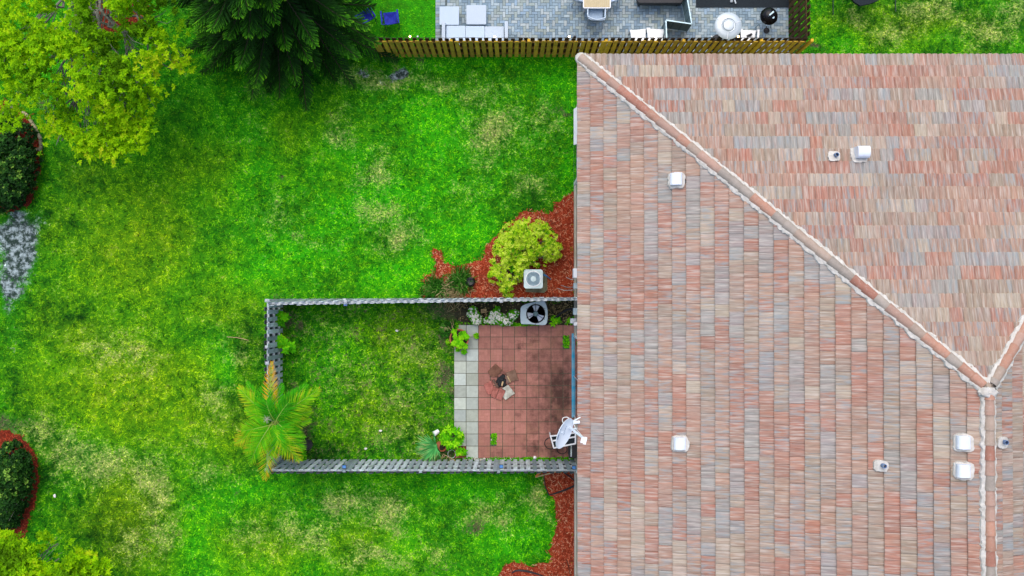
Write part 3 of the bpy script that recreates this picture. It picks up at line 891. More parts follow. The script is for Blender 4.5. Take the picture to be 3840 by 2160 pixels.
# vents on the roof: (P px, py, slope, kind)
def slope_point(px, py, plane, lift=.06):
    z = 7.0
    for _ in range(30):
        p = W(px, py, z); z = {'w': zw, 'n': zn, 'e': ze_}[plane](p.x, p.y) + lift
    return W(px, py, z)
def pad_poly(cx, cy, rx, ry, seed, n=26):
    rr = random.Random(seed); P = []
    for k in range(n):
        a = 2 * math.pi * k / n
        c_, s_ = math.cos(a), math.sin(a)
        q = (abs(c_) ** 4 + abs(s_) ** 4) ** -.25 * rr.uniform(.93, 1.07)
        P.append((cx + rx * q * c_, cy + ry * q * s_))
    return P
def pad(name, p, plane, rx, ry, parent, seed, lift=.10):
    zf = {'w': zw, 'n': zn, 'e': ze_}[plane]
    poly = pad_poly(p.x, p.y, rx, ry, seed)
    V = [(x, y, zf(x, y) + .02) for x, y in poly] + [(p.x + (x - p.x) * .93, p.y + (y - p.y) * .93, zf(x, y) + lift) for x, y in poly] + [(p.x, p.y, zf(p.x, p.y) + lift + .01)]
    n = len(poly); F = [(i, (i + 1) % n, n + (i + 1) % n, n + i) for i in range(n)] + [(n + i, n + (i + 1) % n, 2 * n) for i in range(n)]
    mb = MB(); mb.add(V, F); return mb.build(name, M['mortar'], parent)
def hood_vent(px, py, plane, hh, seed, gap=0):
    p = slope_point(px, py, plane, .10)
    zf = {'w': zw, 'n': zn, 'e': ze_}[plane]
    zb = zf(p.x, p.y)
    mb = MB(); L2, Wd = .155, .15
    # curved hood: half barrel, axis along the eave
    prof = []
    for k in range(13):
        a = math.pi * (k / 12.0)
        prof.append((-math.cos(a) * Wd, math.sin(a) * Wd * .55 + hh))
    n = len(prof)
    V = []
    for e in (-L2, L2):
        for (q, h) in prof:
            V.append((p.x + (q if plane != 'n' else e), p.y + (e if plane != 'n' else q), zb + h))
    for e in (-L2, L2):
        for q in (-Wd * .98, Wd * .98):
            V.append((p.x + (q if plane != 'n' else e), p.y + (e if plane != 'n' else q), zb - .05))
    F = [(k, k + 1, n + k + 1, n + k) for k in range(n - 1)]
    F += [tuple(range(n)), tuple(range(2 * n - 1, n - 1, -1))]
    F += [(0, 2 * n, 2 * n + 1, n - 1), (n, 2 * n - 1, 2 * n + 3, 2 * n + 2), (0, n, 2 * n + 2, 2 * n), (n - 1, 2 * n + 1, 2 * n + 3, 2 * n - 1)]
    mb.add(V, F)
    mb.bar((V[0][0], V[0][1], zb + hh - .004), (V[n][0], V[n][1], zb + hh - .004), .012, .014)
    o = mb.build('roof_vent', M['ventwhite'], H, smooth=True)
    pad('mortar_collar', p + (Vector((.02, -.02, 0)) if plane == 'w' else Vector((-.04, -.05, 0))), plane, .225, .225, o, seed, .125)
    if gap:
        g_ = MB(); q = p + Vector((.235, -.05, 0)); g_.box((q.x, q.y, zf(q.x, q.y) + .085), (.055, .075, .02))
        g_.build('open_gap', M['dark'], o)
hood_vent(2534, 673, 'w', .20, 1, 1)
hood_vent(2548, 1661, 'w', .20, 2, 1)
hood_vent(3225, 574, 'n', .34, 3)
hood_vent(3609, 1657, 'w', .18, 4)
hood_vent(3609, 1763, 'w', .18, 5)
def stack(px, py, plane, seed):
    p = slope_point(px, py, plane, .10); zf = {'w': zw, 'n': zn, 'e': ze_}[plane]
    zb = zf(p.x, p.y)
    mb = MB(); mb.lathe([(.055, zb - .05), (.055, zb + .26), (.042, zb + .262), (.040, zb + .12), (0.0, zb + .12)], 18, (p.x, p.y, 0))
    o = mb.build('plumbing_stack', M['bluepipe'], H, smooth=True)
    pad('mortar_collar', p + Vector((-.03, -.02, 0)), plane, .165, .145, o, seed, .135)
stack(3131, 583, 'n', 11); stack(3308, 1744, 'w', 12); stack(3762, 1656, 'e', 13)

# features of the west wall
xw = WALL_X
def wallbox(name, y, z, sy, sz, dep, m, bev=.012, par=None):
    mb = MB(); mb.box((xw - dep / 2, y, z), (dep, sy, sz)); return mb.build(name, m, par or H, bevel=bev)
wf = wallbox('window', 4.75, 1.5, 2.1, 1.4, .10, M['white'], .01)
mb = MB(); mb.box((xw - .104, 4.75, 1.5), (.012, 1.9, 1.2)); mb.build('pane', M['glass'], wf)
sh = MB(); sh.add([(xw - .002, 5.95, 2.75), (xw - .002, 4.75, 2.75), (xw - .22, 4.75, 2.45), (xw - .22, 5.85, 2.45), (xw - .002, 5.95, 2.69), (xw - .002, 4.75, 2.69), (xw - .20, 4.75, 2.40), (xw - .20, 5.85, 2.40)],
       [(0, 1, 2, 3), (7, 6, 5, 4), (0, 3, 7, 4), (1, 5, 6, 2), (3, 2, 6, 7)])
sh.build('awning', M['white'], H)
df = wallbox('sliding_door', -2.55, 1.05, 2.7, 2.1, .06, M['white'], .006)
mb = MB(); mb.box((xw - .064, -3.2, 1.05), (.014, 1.25, 1.95)); mb.box((xw - .070, -1.9, 1.05), (.014, 1.25, 1.95)); mb.build('pane', M['glass'], df)
mb = MB(); mb.box((xw - .095, -2.55, .075), (.07, 2.8, .10)); mb.build('door_track', M['bluesill'], df, bevel=.01)
wallbox('meter_box', .82, 1.35, .30, .45, .17, M['white'])
wallbox('disconnect_box', .42, 1.1, .18, .30, .14, M['acgrey'])
wallbox('disconnect_box', -.40, 1.0, .22, .32, .14, M['aclight'])
wallbox('hose_bib_box', -.72, .45, .16, .18, .20, M['white'])
wallbox('meter_box', -.80, .85, .12, .55, .12, M['white'])
for y_, z_, l_ in ((.66, .5, .30), (.40, .35, .48), (.30, .25, .62)):
    mb = MB(); mb.tube([(xw - .03, y_, z_ + .2), (xw - l_ * .6, y_ - .02, z_ + .06), (xw - l_, y_ + .06, .05)], .010, 6)
    mb.build('cable', M['oldwood'], H)

# ------------------------------------------------------------------ fences
PK_W, PK_T, PITCH = .132, .018, .210
_pk = {}
def picket_mesh(h, key):
    if key in _pk: return _pk[key]
    mb = MB(); c_ = .02
    prof = [(-PK_W / 2, 0), (PK_W / 2, 0), (PK_W / 2, h - c_), (PK_W / 2 - c_, h), (-PK_W / 2 + c_, h), (-PK_W / 2, h - c_)]
    V = [(x, -PK_T / 2, z) for x, z in prof] + [(x, PK_T / 2, z) for x, z in prof]
    n = 6
    F = [tuple(range(n)), tuple(range(2 * n - 1, n - 1, -1))] + [((i + 1) % n, i, n + i, n + (i + 1) % n) for i in range(n)]
    mb.add(V, F)
    me = bpy.data.meshes.new('picket'); me.from_pydata(mb.v, [], mb.f); me.update()
    _pk[key] = me
    return me

def fence(a, b, label, mt, near, posts, h=1.83, seed=0, mt_post=None, lean=None, rail_m=None, far_m=None):
    """shadow-box fence from a to b; near=+1/-1: which side (left of a->b is +1) gets the individual pickets first"""
    r = random.Random(seed)
    a = Vector((a[0], a[1], 0)); b = Vector((b[0], b[1], 0)); d = b - a; L = d.length; ang = math.atan2(d.y, d.x)
    dn = d.normalized(); nr = Vector((-dn.y, dn.x, 0))
    t = thing('wooden_fence', label, 'fence', a)
    me_n = picket_mesh(h, mt.name + 'p')
    if not me_n.materials: me_n.materials.append(mt)
    far_m = far_m or mt
    me_f = picket_mesh(h, far_m.name + 'p')
    if not me_f.materials: me_f.materials.append(far_m)
    n = int(L / PITCH); count = 0; rest = MB()
    for side in (near, -near):
        for i in range(n + 1):
            s = (i + (.25 if side > 0 else .75)) * PITCH
            if s > L - .05: continue
            p = a + dn * s + nr * (side * .047)
            lt = lean(s / L) if lean else 0.0
            if count < 100:
                o = bpy.data.objects.new('picket', me_n if side == near else me_f); COL.objects.link(o); o.parent = t
                o.location = p - a + Vector((0, 0, .03 + r.uniform(-.012, .012)))
                o.rotation_euler = (lt + r.uniform(-.008, .008), r.uniform(-.012, .012), ang + r.uniform(-.015, .015))
                count += 1
            else:
                rest.box((p.x, p.y, .03 + h / 2), (PK_W, PK_T, h), rz=ang)
    if rest.v:
        o = rest.build('pickets', far_m, t); o['kind'] = 'stuff'
    for z in (.30, .95, 1.62):
        zz_ = 0
        mb = MB(); 
        sh0 = math.tan(lean(0)) * z if lean else 0; sh1 = math.tan(lean(1)) * z if lean else 0
        mb.bar(a + Vector((0, 0, z)) - nr * sh0, b + Vector((0, 0, z)) - nr * sh1, .072, .04)
        mb.build('rail', rail_m or mt, t)
    for s, cap in posts:
        p = a + dn * s
        mb = MB(); mb.box((p.x, p.y, h / 2 + .0), (.09, .09, h - .02), rz=ang)
        po = mb.build('post', mt_post or mt, t, bevel=.005)
    return t
wall_e = WALL_X - .03
f1 = fence((YARD_W, -.05), (wall_e, .0), 'weathered grey fence seen edge on between mulch bed and fenced yard', M['oldwood_light'], -1,
           [(.05, 0), (2.45, 0), (4.85, 0), (7.3, 0), (9.75, 0)], seed=1, lean=lambda t: .055 * (1 - t) ** 1.5, far_m=M['oldwood'])
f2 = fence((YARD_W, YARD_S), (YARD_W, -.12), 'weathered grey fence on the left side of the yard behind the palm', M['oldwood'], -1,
           [(.05, 0), (3.9, 0)], seed=2, mt_post=M['oldwood_light'], rail_m=M['oldwood_light'], far_m=M['gapshade_wood'])
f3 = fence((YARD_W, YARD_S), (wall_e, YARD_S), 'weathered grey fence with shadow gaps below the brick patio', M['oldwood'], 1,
           [(.05, 0), (2.45, 0), (4.85, 0), (7.3, 0), (9.78, 0)], seed=3, rail_m=M['oldwood_light'], far_m=M['gapshade_wood'])
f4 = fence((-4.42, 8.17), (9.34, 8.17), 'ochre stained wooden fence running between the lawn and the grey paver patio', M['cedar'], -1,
           [(k * 2.45 + .05, 0) for k in range(6)] + [(13.9, 0)], seed=4, rail_m=M['cedar_mid'], far_m=M['gapshade_cedar'])
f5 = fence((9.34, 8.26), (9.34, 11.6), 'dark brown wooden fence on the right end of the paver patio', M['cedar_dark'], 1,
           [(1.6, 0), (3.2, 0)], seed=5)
# ------------------------------------------------------------------ patios
def tile_np(boxes, e=.0025):
    """boxes: list of (x0,x1,y0,y1,z0,z1,col,stain) -> top + 4 sides"""
    V, F, C, St = [], [], [], []
    for (x0, x1, y0, y1, z0, z1, col, stn) in boxes:
        b = len(V)
        V += [(x0, y0, z0), (x1, y0, z0), (x1, y1, z0), (x0, y1, z0), (x0 + e, y0 + e, z1), (x1 - e, y0 + e, z1), (x1 - e, y1 - e, z1), (x0 + e, y1 - e, z1)]
        F += [(b + 4, b + 5, b + 6, b + 7), (b, b + 1, b + 5, b + 4), (b + 1, b + 2, b + 6, b + 5), (b + 2, b + 3, b + 7, b + 6), (b + 3, b, b + 4, b + 7)]
        C += [tuple(col) + (1,)] * 5; St += [stn] * 8
    return V, F, C, St
TS = .4045
R.seed(21)
def sblob(x, y):
    s = 0
    for px, py, rx, ry, k in ((2090, 1470, 150, 300, .42), (1880, 1432, 44, 44, .55), (2100, 1480, 75, 140, .78), (2070, 1560, 40, 60, .6), (2010, 1330, 55, 45, .45), (1952, 1290, 20, 20, .55), (2000, 1285, 25, 18, .5), (2005, 1370, 25, 16, .45), (2030, 1520, 30, 30, .3), (2000, 1550, 40, 40, .35), (2000, 1680, 40, 40, .6), (2080, 1690, 80, 50, .6), (2120, 1350, 40, 60, .45), (1950, 1560, 30, 30, .3), (1868, 1700, 20, 18, .45), (2000, 1440, 30, 30, .25), (2140, 1280, 40, 40, .4), (2110, 1600, 30, 60, .7), (1877, 1425, 16, 16, .5)):
        c = W(px, py); s = max(s, k * math.exp(-((x - c.x) / (rx / 112)) ** 2 - ((y - c.y) / (ry / 112)) ** 2))
    return s
HOLES = [(W(2122, 1281), .13, .24), (W(1852, 1645), .11, .22)]
red, whi = [], []
for i in range(10):
    for j in range(11):
        x0 = PAT_X0 + i * TS; y1 = PAT_Y1 - j * TS
        gx_ = R.uniform(-.003, .003); dz = R.uniform(-.004, .004)
        a0, a1, b0_, b1 = x0 + .008 + gx_, x0 + TS - .008 + gx_, y1 - TS + .008, y1 - .008
        hole = any(abs((a0 + a1) / 2 - h[0].x) < .2 and abs((b0_ + b1) / 2 - h[0].y) < .2 for h in HOLES)
        if i < 2:
            if i == 0 and j == 10:
                red.append((a0, a1, b0_, b1, 0, .045, (.22, .055, .035), 0)); continue
            k = R.uniform(.78, 1.12); t = R.random()
            col = (.43 * k, (.465 + .02 * t) * k, (.38 + .07 * t) * k)
            # diagonal score lines split each pale paver in pressed diamonds
            whi.append((a0, a1, b0_, b1, 0, .045 + dz, col, 0))
            continue
        k = R.uniform(.82, 1.14); worn = R.random() < .3
        if not hole: red.append((a0, a1, b0_, b1, 0, .0425 + dz, (.30 * k, .11 * k, .08 * k), sblob((a0 + a1) / 2, (b0_ + b1) / 2)))
        h2 = TS / 2 - .008
        for qi in range(2):
            for qj in range(2):
                hz = (qi + qj + (i + j) % 2) % 2
                for s_ in range(2):
                    kk = k * R.uniform(.90, 1.08)
                    ex = .0024 if not worn else .0004
                    qx0 = a0 + qi * h2; qy0 = b0_ + qj * h2
                    if hz: bx = (qx0 + ex / 2, qx0 + h2 - ex / 2, qy0 + s_ * h2 / 2 + ex / 2, qy0 + (s_ + 1) * h2 / 2 - ex / 2)
                    else: bx = (qx0 + s_ * h2 / 2 + ex / 2, qx0 + (s_ + 1) * h2 / 2 - ex / 2, qy0 + ex / 2, qy0 + h2 - ex / 2)
                    cx, cy = (bx[0] + bx[1]) / 2, (bx[2] + bx[3]) / 2
                    if hole and any(abs(cx - h[0].x) < h[1] and abs(cy - h[0].y) < h[2] for h in HOLES): continue
                    red.append(bx + (0, .046 + dz + R.uniform(-.001, .001), (.39 * kk, .17 * kk, .132 * kk), sblob(cx, cy)))
for nm, lst, m_ in (('brick_patio', red, 'redpaver'), ('pale_patio', whi, 'whitepaver')):
    V, F, C, St = tile_np(lst, .0012)
    tag(mesh_np(nm, V, F, M[m_], fcol=C, attrs={'stain': St}), kind='structure')
mb = MB(); mb.box(((PAT_X0 + PAT_X1) / 2, (PAT_Y0 + PAT_Y1) / 2, .012), (PAT_X1 - PAT_X0 - .02, PAT_Y1 - PAT_Y0 - .02, .05))
tag(mb.build('patio_bed', M['joint']), kind='structure')

# neighbour's herringbone pavers
pv = []
PW_ = .098
nx = int((PAV_X1 - PAV_X0) / PW_) ; ny = 40
cols = [(.29, .38, .43), (.25, .34, .40), (.19, .27, .33), (.35, .43, .46), (.31, .37, .35), (.26, .36, .45), (.39, .45, .46)]
R.seed(8)
for i in range(3, nx + 6):
    for j in range(-6, ny):
        m4 = (i - j) % 4
        x0 = PAV_X0 + i * PW_; y0 = PAV_Y0 + .01 + j * PW_
        if m4 == 0: bx = (x0, x0 + 2 * PW_, y0, y0 + PW_)
        elif m4 == 2: bx = (x0 + PW_, x0 + 2 * PW_, y0 - PW_ * 0, y0 + 2 * PW_)
        else: continue
        lo = PAV_X0 + .33
        bx = (max(bx[0], lo), min(bx[1], PAV_X1), max(bx[2], PAV_Y0), min(bx[3], PAV_Y0 + 3.6))
        if bx[1] - bx[0] < .03 or bx[3] - bx[2] < .03: continue
        c_ = R.choice(cols); k = R.uniform(.85, 1.15)
        pv.append((bx[0] + .003, bx[1] - .003, bx[2] + .003, bx[3] - .003, .0, .05 + R.uniform(-.002, .002), tuple(q * k for q in c_), 0))
for j in range(36):
    for i in range(2):
        y0 = PAV_Y0 + j * .1
        k = R.uniform(.85, 1.15); c_ = R.choice(cols)
        pv.append((PAV_X0 + i * .165 + .003, PAV_X0 + (i + 1) * .165 - .003, y0 + .003, y0 + .097, 0, .05, tuple(q * k for q in c_), 0))
V, F, C, St = tile_np(pv)
tag(mesh_np('paver_patio', V, F, M['bluepaver'], fcol=C), kind='structure')
mb = MB(); mb.box(((PAV_X0 + PAV_X1) / 2, PAV_Y0 + 1.8, .012), (PAV_X1 - PAV_X0 - .01, 3.58, .05))
tag(mb.build('paver_bed', M['bluejoint']), kind='structure')

# ------------------------------------------------------------------ foliage builders
def leaf_mesh(base, az, el, L, wd, fold=.15, droop=.3):
    n = len(base)
    ca, sa, ce_, se_ = np.cos(az), np.sin(az), np.cos(el), np.sin(el)
    d = np.stack([ca * ce_, sa * ce_, se_], 1)
    s = np.stack([-sa, ca, np.zeros(n)], 1)
    u = np.cross(d, s)
    u = np.where(u[:, 2:3] < 0, -u, u)
    mid = base + d * (L * .5)[:, None]
    tip = base + d * L[:, None]; tip[:, 2] -= L * droop
    l = mid + s * (wd * .5)[:, None] + u * (wd * fold)[:, None]
    r = mid - s * (wd * .5)[:, None] + u * (wd * fold)[:, None]
    V = np.stack([base, r, mid, tip, l], 1).reshape(-1, 3)
    b = (np.arange(n) * 5)[:, None]
    F = np.concatenate([b + np.array([[0, 1, 3, 2]]), b + np.array([[0, 2, 3, 4]])])
    return V, F

def rosettes(cent, nl, L, wd, el=(.1, .8), r=None, tone=None, droop=.3):
    r = r or rng
    n = len(cent)
    base = np.repeat(cent, nl, 0)
    a0 = np.repeat(r.uniform(0, 2 * np.pi, n), nl)
    az = a0 + np.tile(np.arange(nl) * 2 * np.pi / nl, n) + r.uniform(-.35, .35, n * nl)
    e = r.uniform(el[0], el[1], n * nl)
    Ls = L * r.uniform(.65, 1.2, n * nl)
    V, F = leaf_mesh(base, az, e, Ls, wd * Ls / L, droop=droop)
    t = r.uniform(0, 1, n) if tone is None else tone
    rn = np.clip(np.repeat(t, nl) + r.normal(0, .10, n * nl), 0, 1)
    return V, F, np.repeat(rn, 5)

def join_np(parts):
    vs, fs, as_ = [], [], []; b = 0
    for V, F, a in parts:
        vs.append(V); fs.append(F + b); as_.append(a); b += len(V)
    return np.concatenate(vs), np.concatenate(fs), np.concatenate(as_)

def limb(mb, a, b, r0, r1, r, seg=5, wob=.08):
    a = Vector(a); b = Vector(b); pts = []; rad = []
    L = (b - a).length
    for i in range(seg + 1):
        t = i / seg
        p = a.lerp(b, t)
        if 0 < i < seg: p += Vector((r.uniform(-1, 1), r.uniform(-1, 1), r.uniform(-.5, .5))) * wob * L * .5
        pts.append(p); rad.append(r0 + (r1 - r0) * t)
    mb.tube(pts, rad, 7)
    return pts

# ------------------------------------------------------------------ broadleaf trees (left)
def broadleaf(name, label, base, blobs, nros, seed, tone_shift=0.0, trunk_r=.13):
    """blobs: (Dx,Dy,z,r_px in the 2576 view): clumps of the crown"""
    r = np.random.default_rng(seed); rr = random.Random(seed)
    t = thing(name, label, 'tree', base)
    C = [(D(a, b, z), q / (3360 / (30 - z)) * 1.49068, z) for a, b, z, q in blobs]
    tw = MB()
    top = Vector((base[0], base[1], 2.2))
    limb(tw, base, top, trunk_r, trunk_r * .75, rr, 4, .05)
    for c, q, z in C:
        p = limb(tw, top - Vector((0, 0, rr.uniform(0, .6))), c + Vector((0, 0, -.3 * q)), trunk_r * .45, .02, rr, 6, .12)
        for _ in range(5):
            e = c + Vector((rr.uniform(-q, q), rr.uniform(-q, q), rr.uniform(-.2, .4) * q)) * .8
            limb(tw, p[rr.randrange(3, 6)], e, .02, .006, rr, 4, .1)
    tw.build('trunk', M['bark'], t)
    tot = sum(q * q for _, q, _ in C); cen, ton = [], []
    for c, q, z in C:
        n = max(20, int(nros * q * q / tot))
        u = r.normal(0, 1, (n, 3)); u /= np.linalg.norm(u, axis=1)[:, None]
        rad = q * r.uniform(.25, 1.05, n) ** .6
        P = np.array(c) + u * rad[:, None] * np.array([1, 1, .45])
        P[:, :2] += (r.normal(0, .12, (n, 2)))
        k = (fbm(P[:, 0], P[:, 1], 1.1, seed, 3) + r.uniform(-.08, .08, n)) > .40
        for gx0, gy0, gr_ in ((365, 20, .30), (397, 76, .34), (500, 66, .28)):
            gq = W(gx0, gy0, z); k &= ((P[:, 0] - gq.x) ** 2 + (P[:, 1] - gq.y) ** 2) > gr_ ** 2
        P = P[k]
        cen.append(P)
        ton.append(np.clip(.50 + tone_shift + (fbm(P[:, 0], P[:, 1], .8, seed + 5, 3) - .5) * 1.5 + r.normal(0, .12, len(P)), 0, 1))
    cen = np.concatenate(cen); ton = np.concatenate(ton)
    V, F, a = rosettes(cen, 9, .125, .050, (-.2, 1.0), r, ton)
    mesh_np('crown', V, F, M['leaf_tree'], t, attrs={'rnd': a})
    return t
b1 = [(60, 60, 4.6, 105), (180, 40, 5.0, 110), (290, 70, 4.6, 95), (380, 60, 4.2, 75), (130, 150, 4.6, 100), (240, 160, 4.8, 95), (340, 150, 4.4, 90), (425, 170, 3.8, 55), (60, 200, 4.0, 70), (190, 225, 4.2, 65), (290, 240, 4.0, 70), (240, 320, 3.4, 70), (330, 310, 3.4, 55), (165, 330, 3.4, 48), (20, 290, 3.4, 42), (290, 365, 3.2, 45), (210, 368, 3.2, 38), (150, 352, 3.2, 40), (250, 350, 3.3, 45), (345, 345, 3.2, 38), (130, 300, 3.4, 36), (370, 250, 3.6, 36), (455, 160, 3.7, 26), (0, 130, 4.4, 70), (120, -30, 5.2, 110), (300, -40, 5.0, 110)]
broadleaf('broadleaf_tree', 'airy yellow green tree spreading over the upper left lawn and its red mulch ring', (cE.x, cE.y, 0), b1, 5200, 5)
b2 = [(60, 1420, 3.6, 60), (140, 1410, 3.6, 55), (200, 1425, 3.2, 45), (20, 1380, 3.4, 40), (100, 1470, 3.8, 80), (220, 1465, 3.4, 50), (-30, 1450, 3.8, 80), (140, 1370, 3.0, 34), (250, 1440, 3.0, 26)]
c0 = D(70, 1500)
broadleaf('broadleaf_tree', 'low yellow green tree crown cut off below the dark shrub with the closed mulch ring', (c0.x, c0.y, 0), b2, 2300, 9, .02, .10)

# ------------------------------------------------------------------ conifer
def conifer(base, seed=3):
    rr = random.Random(seed); r = np.random.default_rng(seed)
    t = thing('conifer_tree', 'tall dark conifer with drooping feathery branches beside the ochre fence', 'tree', base)
    tr = MB(); Ht = 10.5
    tr.tube([(base[0], base[1], z) for z in np.linspace(0, Ht, 9)], [.20 * (1 - z / (Ht + .6)) + .015 for z in np.linspace(0, Ht, 9)], 10)
    P0, P1, P2, P3, RN, RAD = [], [], [], [], [], []
    z = .75; wl_ = 0
    while z < Ht - .4:
        Lb = 4.25 * (1 - (z / (Ht + .4))) ** .80
        nb = 11 if z < 6 else 8
        for b in range(nb):
            a = 2 * math.pi * (b + rr.uniform(-.25, .25)) / nb + wl_ * .9
            L = Lb * rr.uniform(.72, 1.06)
            an_ = (a + math.pi) % (2 * math.pi) - math.pi
            if -.36 < an_ < 1.2: L *= .77
            elif -.75 < an_ <= -.36: L *= 1.08
            zz0 = z + rr.uniform(-.2, .2)
            dr = rr.uniform(-.10, .10)
            ca, sa = math.cos(a), math.sin(a)
            def cur(s):
                h = zz0 + L * (.16 * s - (.30 + dr) * s * s + .16 * s ** 4)
                bend = .12 * math.sin(s * 2.2 + b) * L * .3
                return np.array([base[0] + ca * L * s - sa * bend, base[1] + sa * L * s + ca * bend, max(h, .12)])
            pts = [cur(s) for s in np.linspace(0, 1, 7)]
            tr.tube(pts, [.035 * (1 - i / 6.5) + .006 for i in range(7)], 5, cap=False)
            ns = int(L * 58)
            for q in range(ns):
                s = .14 + .86 * (q + rr.random()) / ns
                o = cur(s); tg = cur(min(s + .03, 1.03)) - cur(s - .03); tg /= np.linalg.norm(tg)
                sd = np.array([-tg[1], tg[0], 0]); sd /= max(np.linalg.norm(sd), 1e-6)
                up = np.array([0, 0, 1.0])
                prof = min(1, (1.03 - s) * 3.4) * min(1, .45 + s * 1.3)
                l = (.10 + .38 * prof) * rr.uniform(.75, 1.15)
                side = 1 if q % 2 else -1
                if q % 5 == 0: dvec = tg * .8 + up * .45 + sd * side * .25
                else: dvec = tg * .75 + sd * side * rr.uniform(.55, .95) + up * rr.uniform(-.15, .12)
                dvec /= np.linalg.norm(dvec)
                p1 = o + dvec * l * .5 - up * l * .06
                p2 = o + dvec * l * .85 - up * l * .10
                p3 = p2 + (tg * .7 + up * .5) * l * .2
                P0.append(o); P1.append(p1); P2.append(p2); P3.append(p3)
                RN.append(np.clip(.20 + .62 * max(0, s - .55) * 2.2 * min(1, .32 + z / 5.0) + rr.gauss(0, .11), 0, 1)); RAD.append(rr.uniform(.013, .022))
        z += .58 if z < 6 else .62
        wl_ += 1
    tr.build('trunk', M['darkbark'], t)
    P = [np.array(p) for p in (P0, P1, P2, P3)]; n = len(P0); RAD = np.array(RAD); RN = np.array(RN)
    rings = []
    for i, fac in enumerate((.6, 1.0, .9, .15)):
        tg = P[min(i + 1, 3)] - P[max(i - 1, 0)]
        tg /= np.maximum(np.linalg.norm(tg, axis=1), 1e-6)[:, None]
        a = np.cross(tg, np.array([0.2, .1, 1.0])); a /= np.maximum(np.linalg.norm(a, axis=1), 1e-6)[:, None]
        b = np.cross(tg, a)
        for k in range(3):
            an = 2 * math.pi * k / 3
            rings.append(P[i] + (a * math.cos(an) + b * math.sin(an)) * (RAD * fac)[:, None])
    V = np.stack(rings, 1).reshape(-1, 3)
    bb = (np.arange(n) * 12)[:, None]
    F = np.concatenate([bb + np.array([[i * 3 + k, i * 3 + (k + 1) % 3, i * 3 + 3 + (k + 1) % 3, i * 3 + 3 + k]]) for i in range(3) for k in range(3)])
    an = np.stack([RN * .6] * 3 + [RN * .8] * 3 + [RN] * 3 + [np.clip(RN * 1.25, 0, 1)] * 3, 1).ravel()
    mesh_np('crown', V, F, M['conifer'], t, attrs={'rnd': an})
cb = W(1105, 35)
conifer((cb.x, cb.y, 0))

# ------------------------------------------------------------------ shrubs
def cloud(circles, n, r, zfun):
    """points on the dome of a union of circles (x,y,R,h)"""
    out = []
    tot = sum(c[2] ** 2 for c in circles)
    for (cx, cy, q, h) in circles:
        m = int(n * q * q / tot)
        a = r.uniform(0, 2 * np.pi, m); rad = q * np.sqrt(r.uniform(0, 1, m))
        x = cx + rad * np.cos(a); y = cy + rad * np.sin(a)
        z = h * np.sqrt(np.clip(1 - (rad / (q * 1.06)) ** 2, .05, 1)) * r.uniform(.72, 1.04, m)
        out.append(np.stack([x, y, z], 1))
    return np.concatenate(out)

def shrub(name, label, circles, nros, nl, L, wd, m, seed, cat='shrub', tone=None, el=(.1, 1.0), stems=True, drp=.3, thr=.34):
    r = np.random.default_rng(seed); rr = random.Random(seed)
    cx = sum(c[0] for c in circles) / len(circles); cy = sum(c[1] for c in circles) / len(circles)
    t = thing(name, label, cat, (cx, cy, 0))
    P = cloud(circles, nros, r, None)
    k = (fbm(P[:, 0], P[:, 1], 3.2, seed, 3) + r.uniform(-.12, .12, len(P))) > thr
    P = P[k]
    tn = None
    if tone: tn = tone(P, r)
    V, F, a = rosettes(P, nl, L, wd, el, r, tn, drp)
    mesh_np('foliage', V, F, m, t, attrs={'rnd': a})
    if stems:
        sb = MB()
        for c in circles:
            for q in range(5):
                an = rr.uniform(0, 6.28); ra = c[2] * rr.uniform(.3, .9)
                limb(sb, (cx + (c[0] - cx) * .35, cy + (c[1] - cy) * .35, 0), (c[0] + ra * math.cos(an), c[1] + ra * math.sin(an), c[3] * rr.uniform(.6, .9)), .022, .007, rr, 5, .1)
        sb.build('stem', M['bark'], t)
    return t
def circ8(lst, ox, oy, sc, k_=1.0):
    out = []
    for x, y, q, h in lst:
        p = W(ox + x / sc, oy + y / sc, h * .75)
        out.append((p.x, p.y, k_ * q / sc / 114.5, h))
    return out
bush = circ8([(960, 520, 160, 1.35), (1090, 500, 165, 1.45), (1190, 560, 170, 1.4), (1290, 640, 110, 1.2), (1180, 690, 110, 1.2), (900, 620, 150, 1.35), (840, 740, 120, 1.25), (830, 860, 120, 1.15), (930, 850, 110, 1.1), (1020, 740, 90, 1.2), (900, 950, 70, 1.0), (860, 980, 60, .95), (750, 890, 55, .9), (980, 830, 70, 1.05), (1040, 410, 70, 1.2), (1200, 440, 90, 1.3), (1090, 640, 130, 1.3)], 1550, 680, 2.4985)
def bushtone(P, r):
    g = fbm(P[:, 0], P[:, 1], 2.2, 91, 2)
    return np.where(g < .27, .08, np.clip(.60 + r.normal(0, .24, len(P)), .12, 1))
shrub('variegated_shrub', 'large bright yellow green shrub curling round the smaller air conditioner', bush, 2300, 8, .095, .036, M['leaf_bush'], 4, tone=bushtone, thr=.36, el=(.25, 1.25))
h1 = circ8([(30, 330, 110, 1.2), (110, 260, 90, 1.15), (40, 480, 120, 1.25), (130, 400, 85, 1.1), (110, 550, 85, 1.1), (30, 620, 95, 1.1), (110, 640, 50, .9), (-100, 420, 180, 1.4), (10, 180, 80, 1.0), (150, 480, 60, 1.0), (-60, 680, 90, 1.1), (60, 690, 50, .8)], 0, 350, 1.704, .88)
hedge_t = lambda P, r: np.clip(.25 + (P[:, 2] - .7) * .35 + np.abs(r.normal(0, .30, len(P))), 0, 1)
shrub('hedge_shrub', 'dark glossy round shrub inside the brick edged mulch bed', h1, 2600, 6, .12, .075, M['leaf_hedge'], 14, tone=hedge_t)
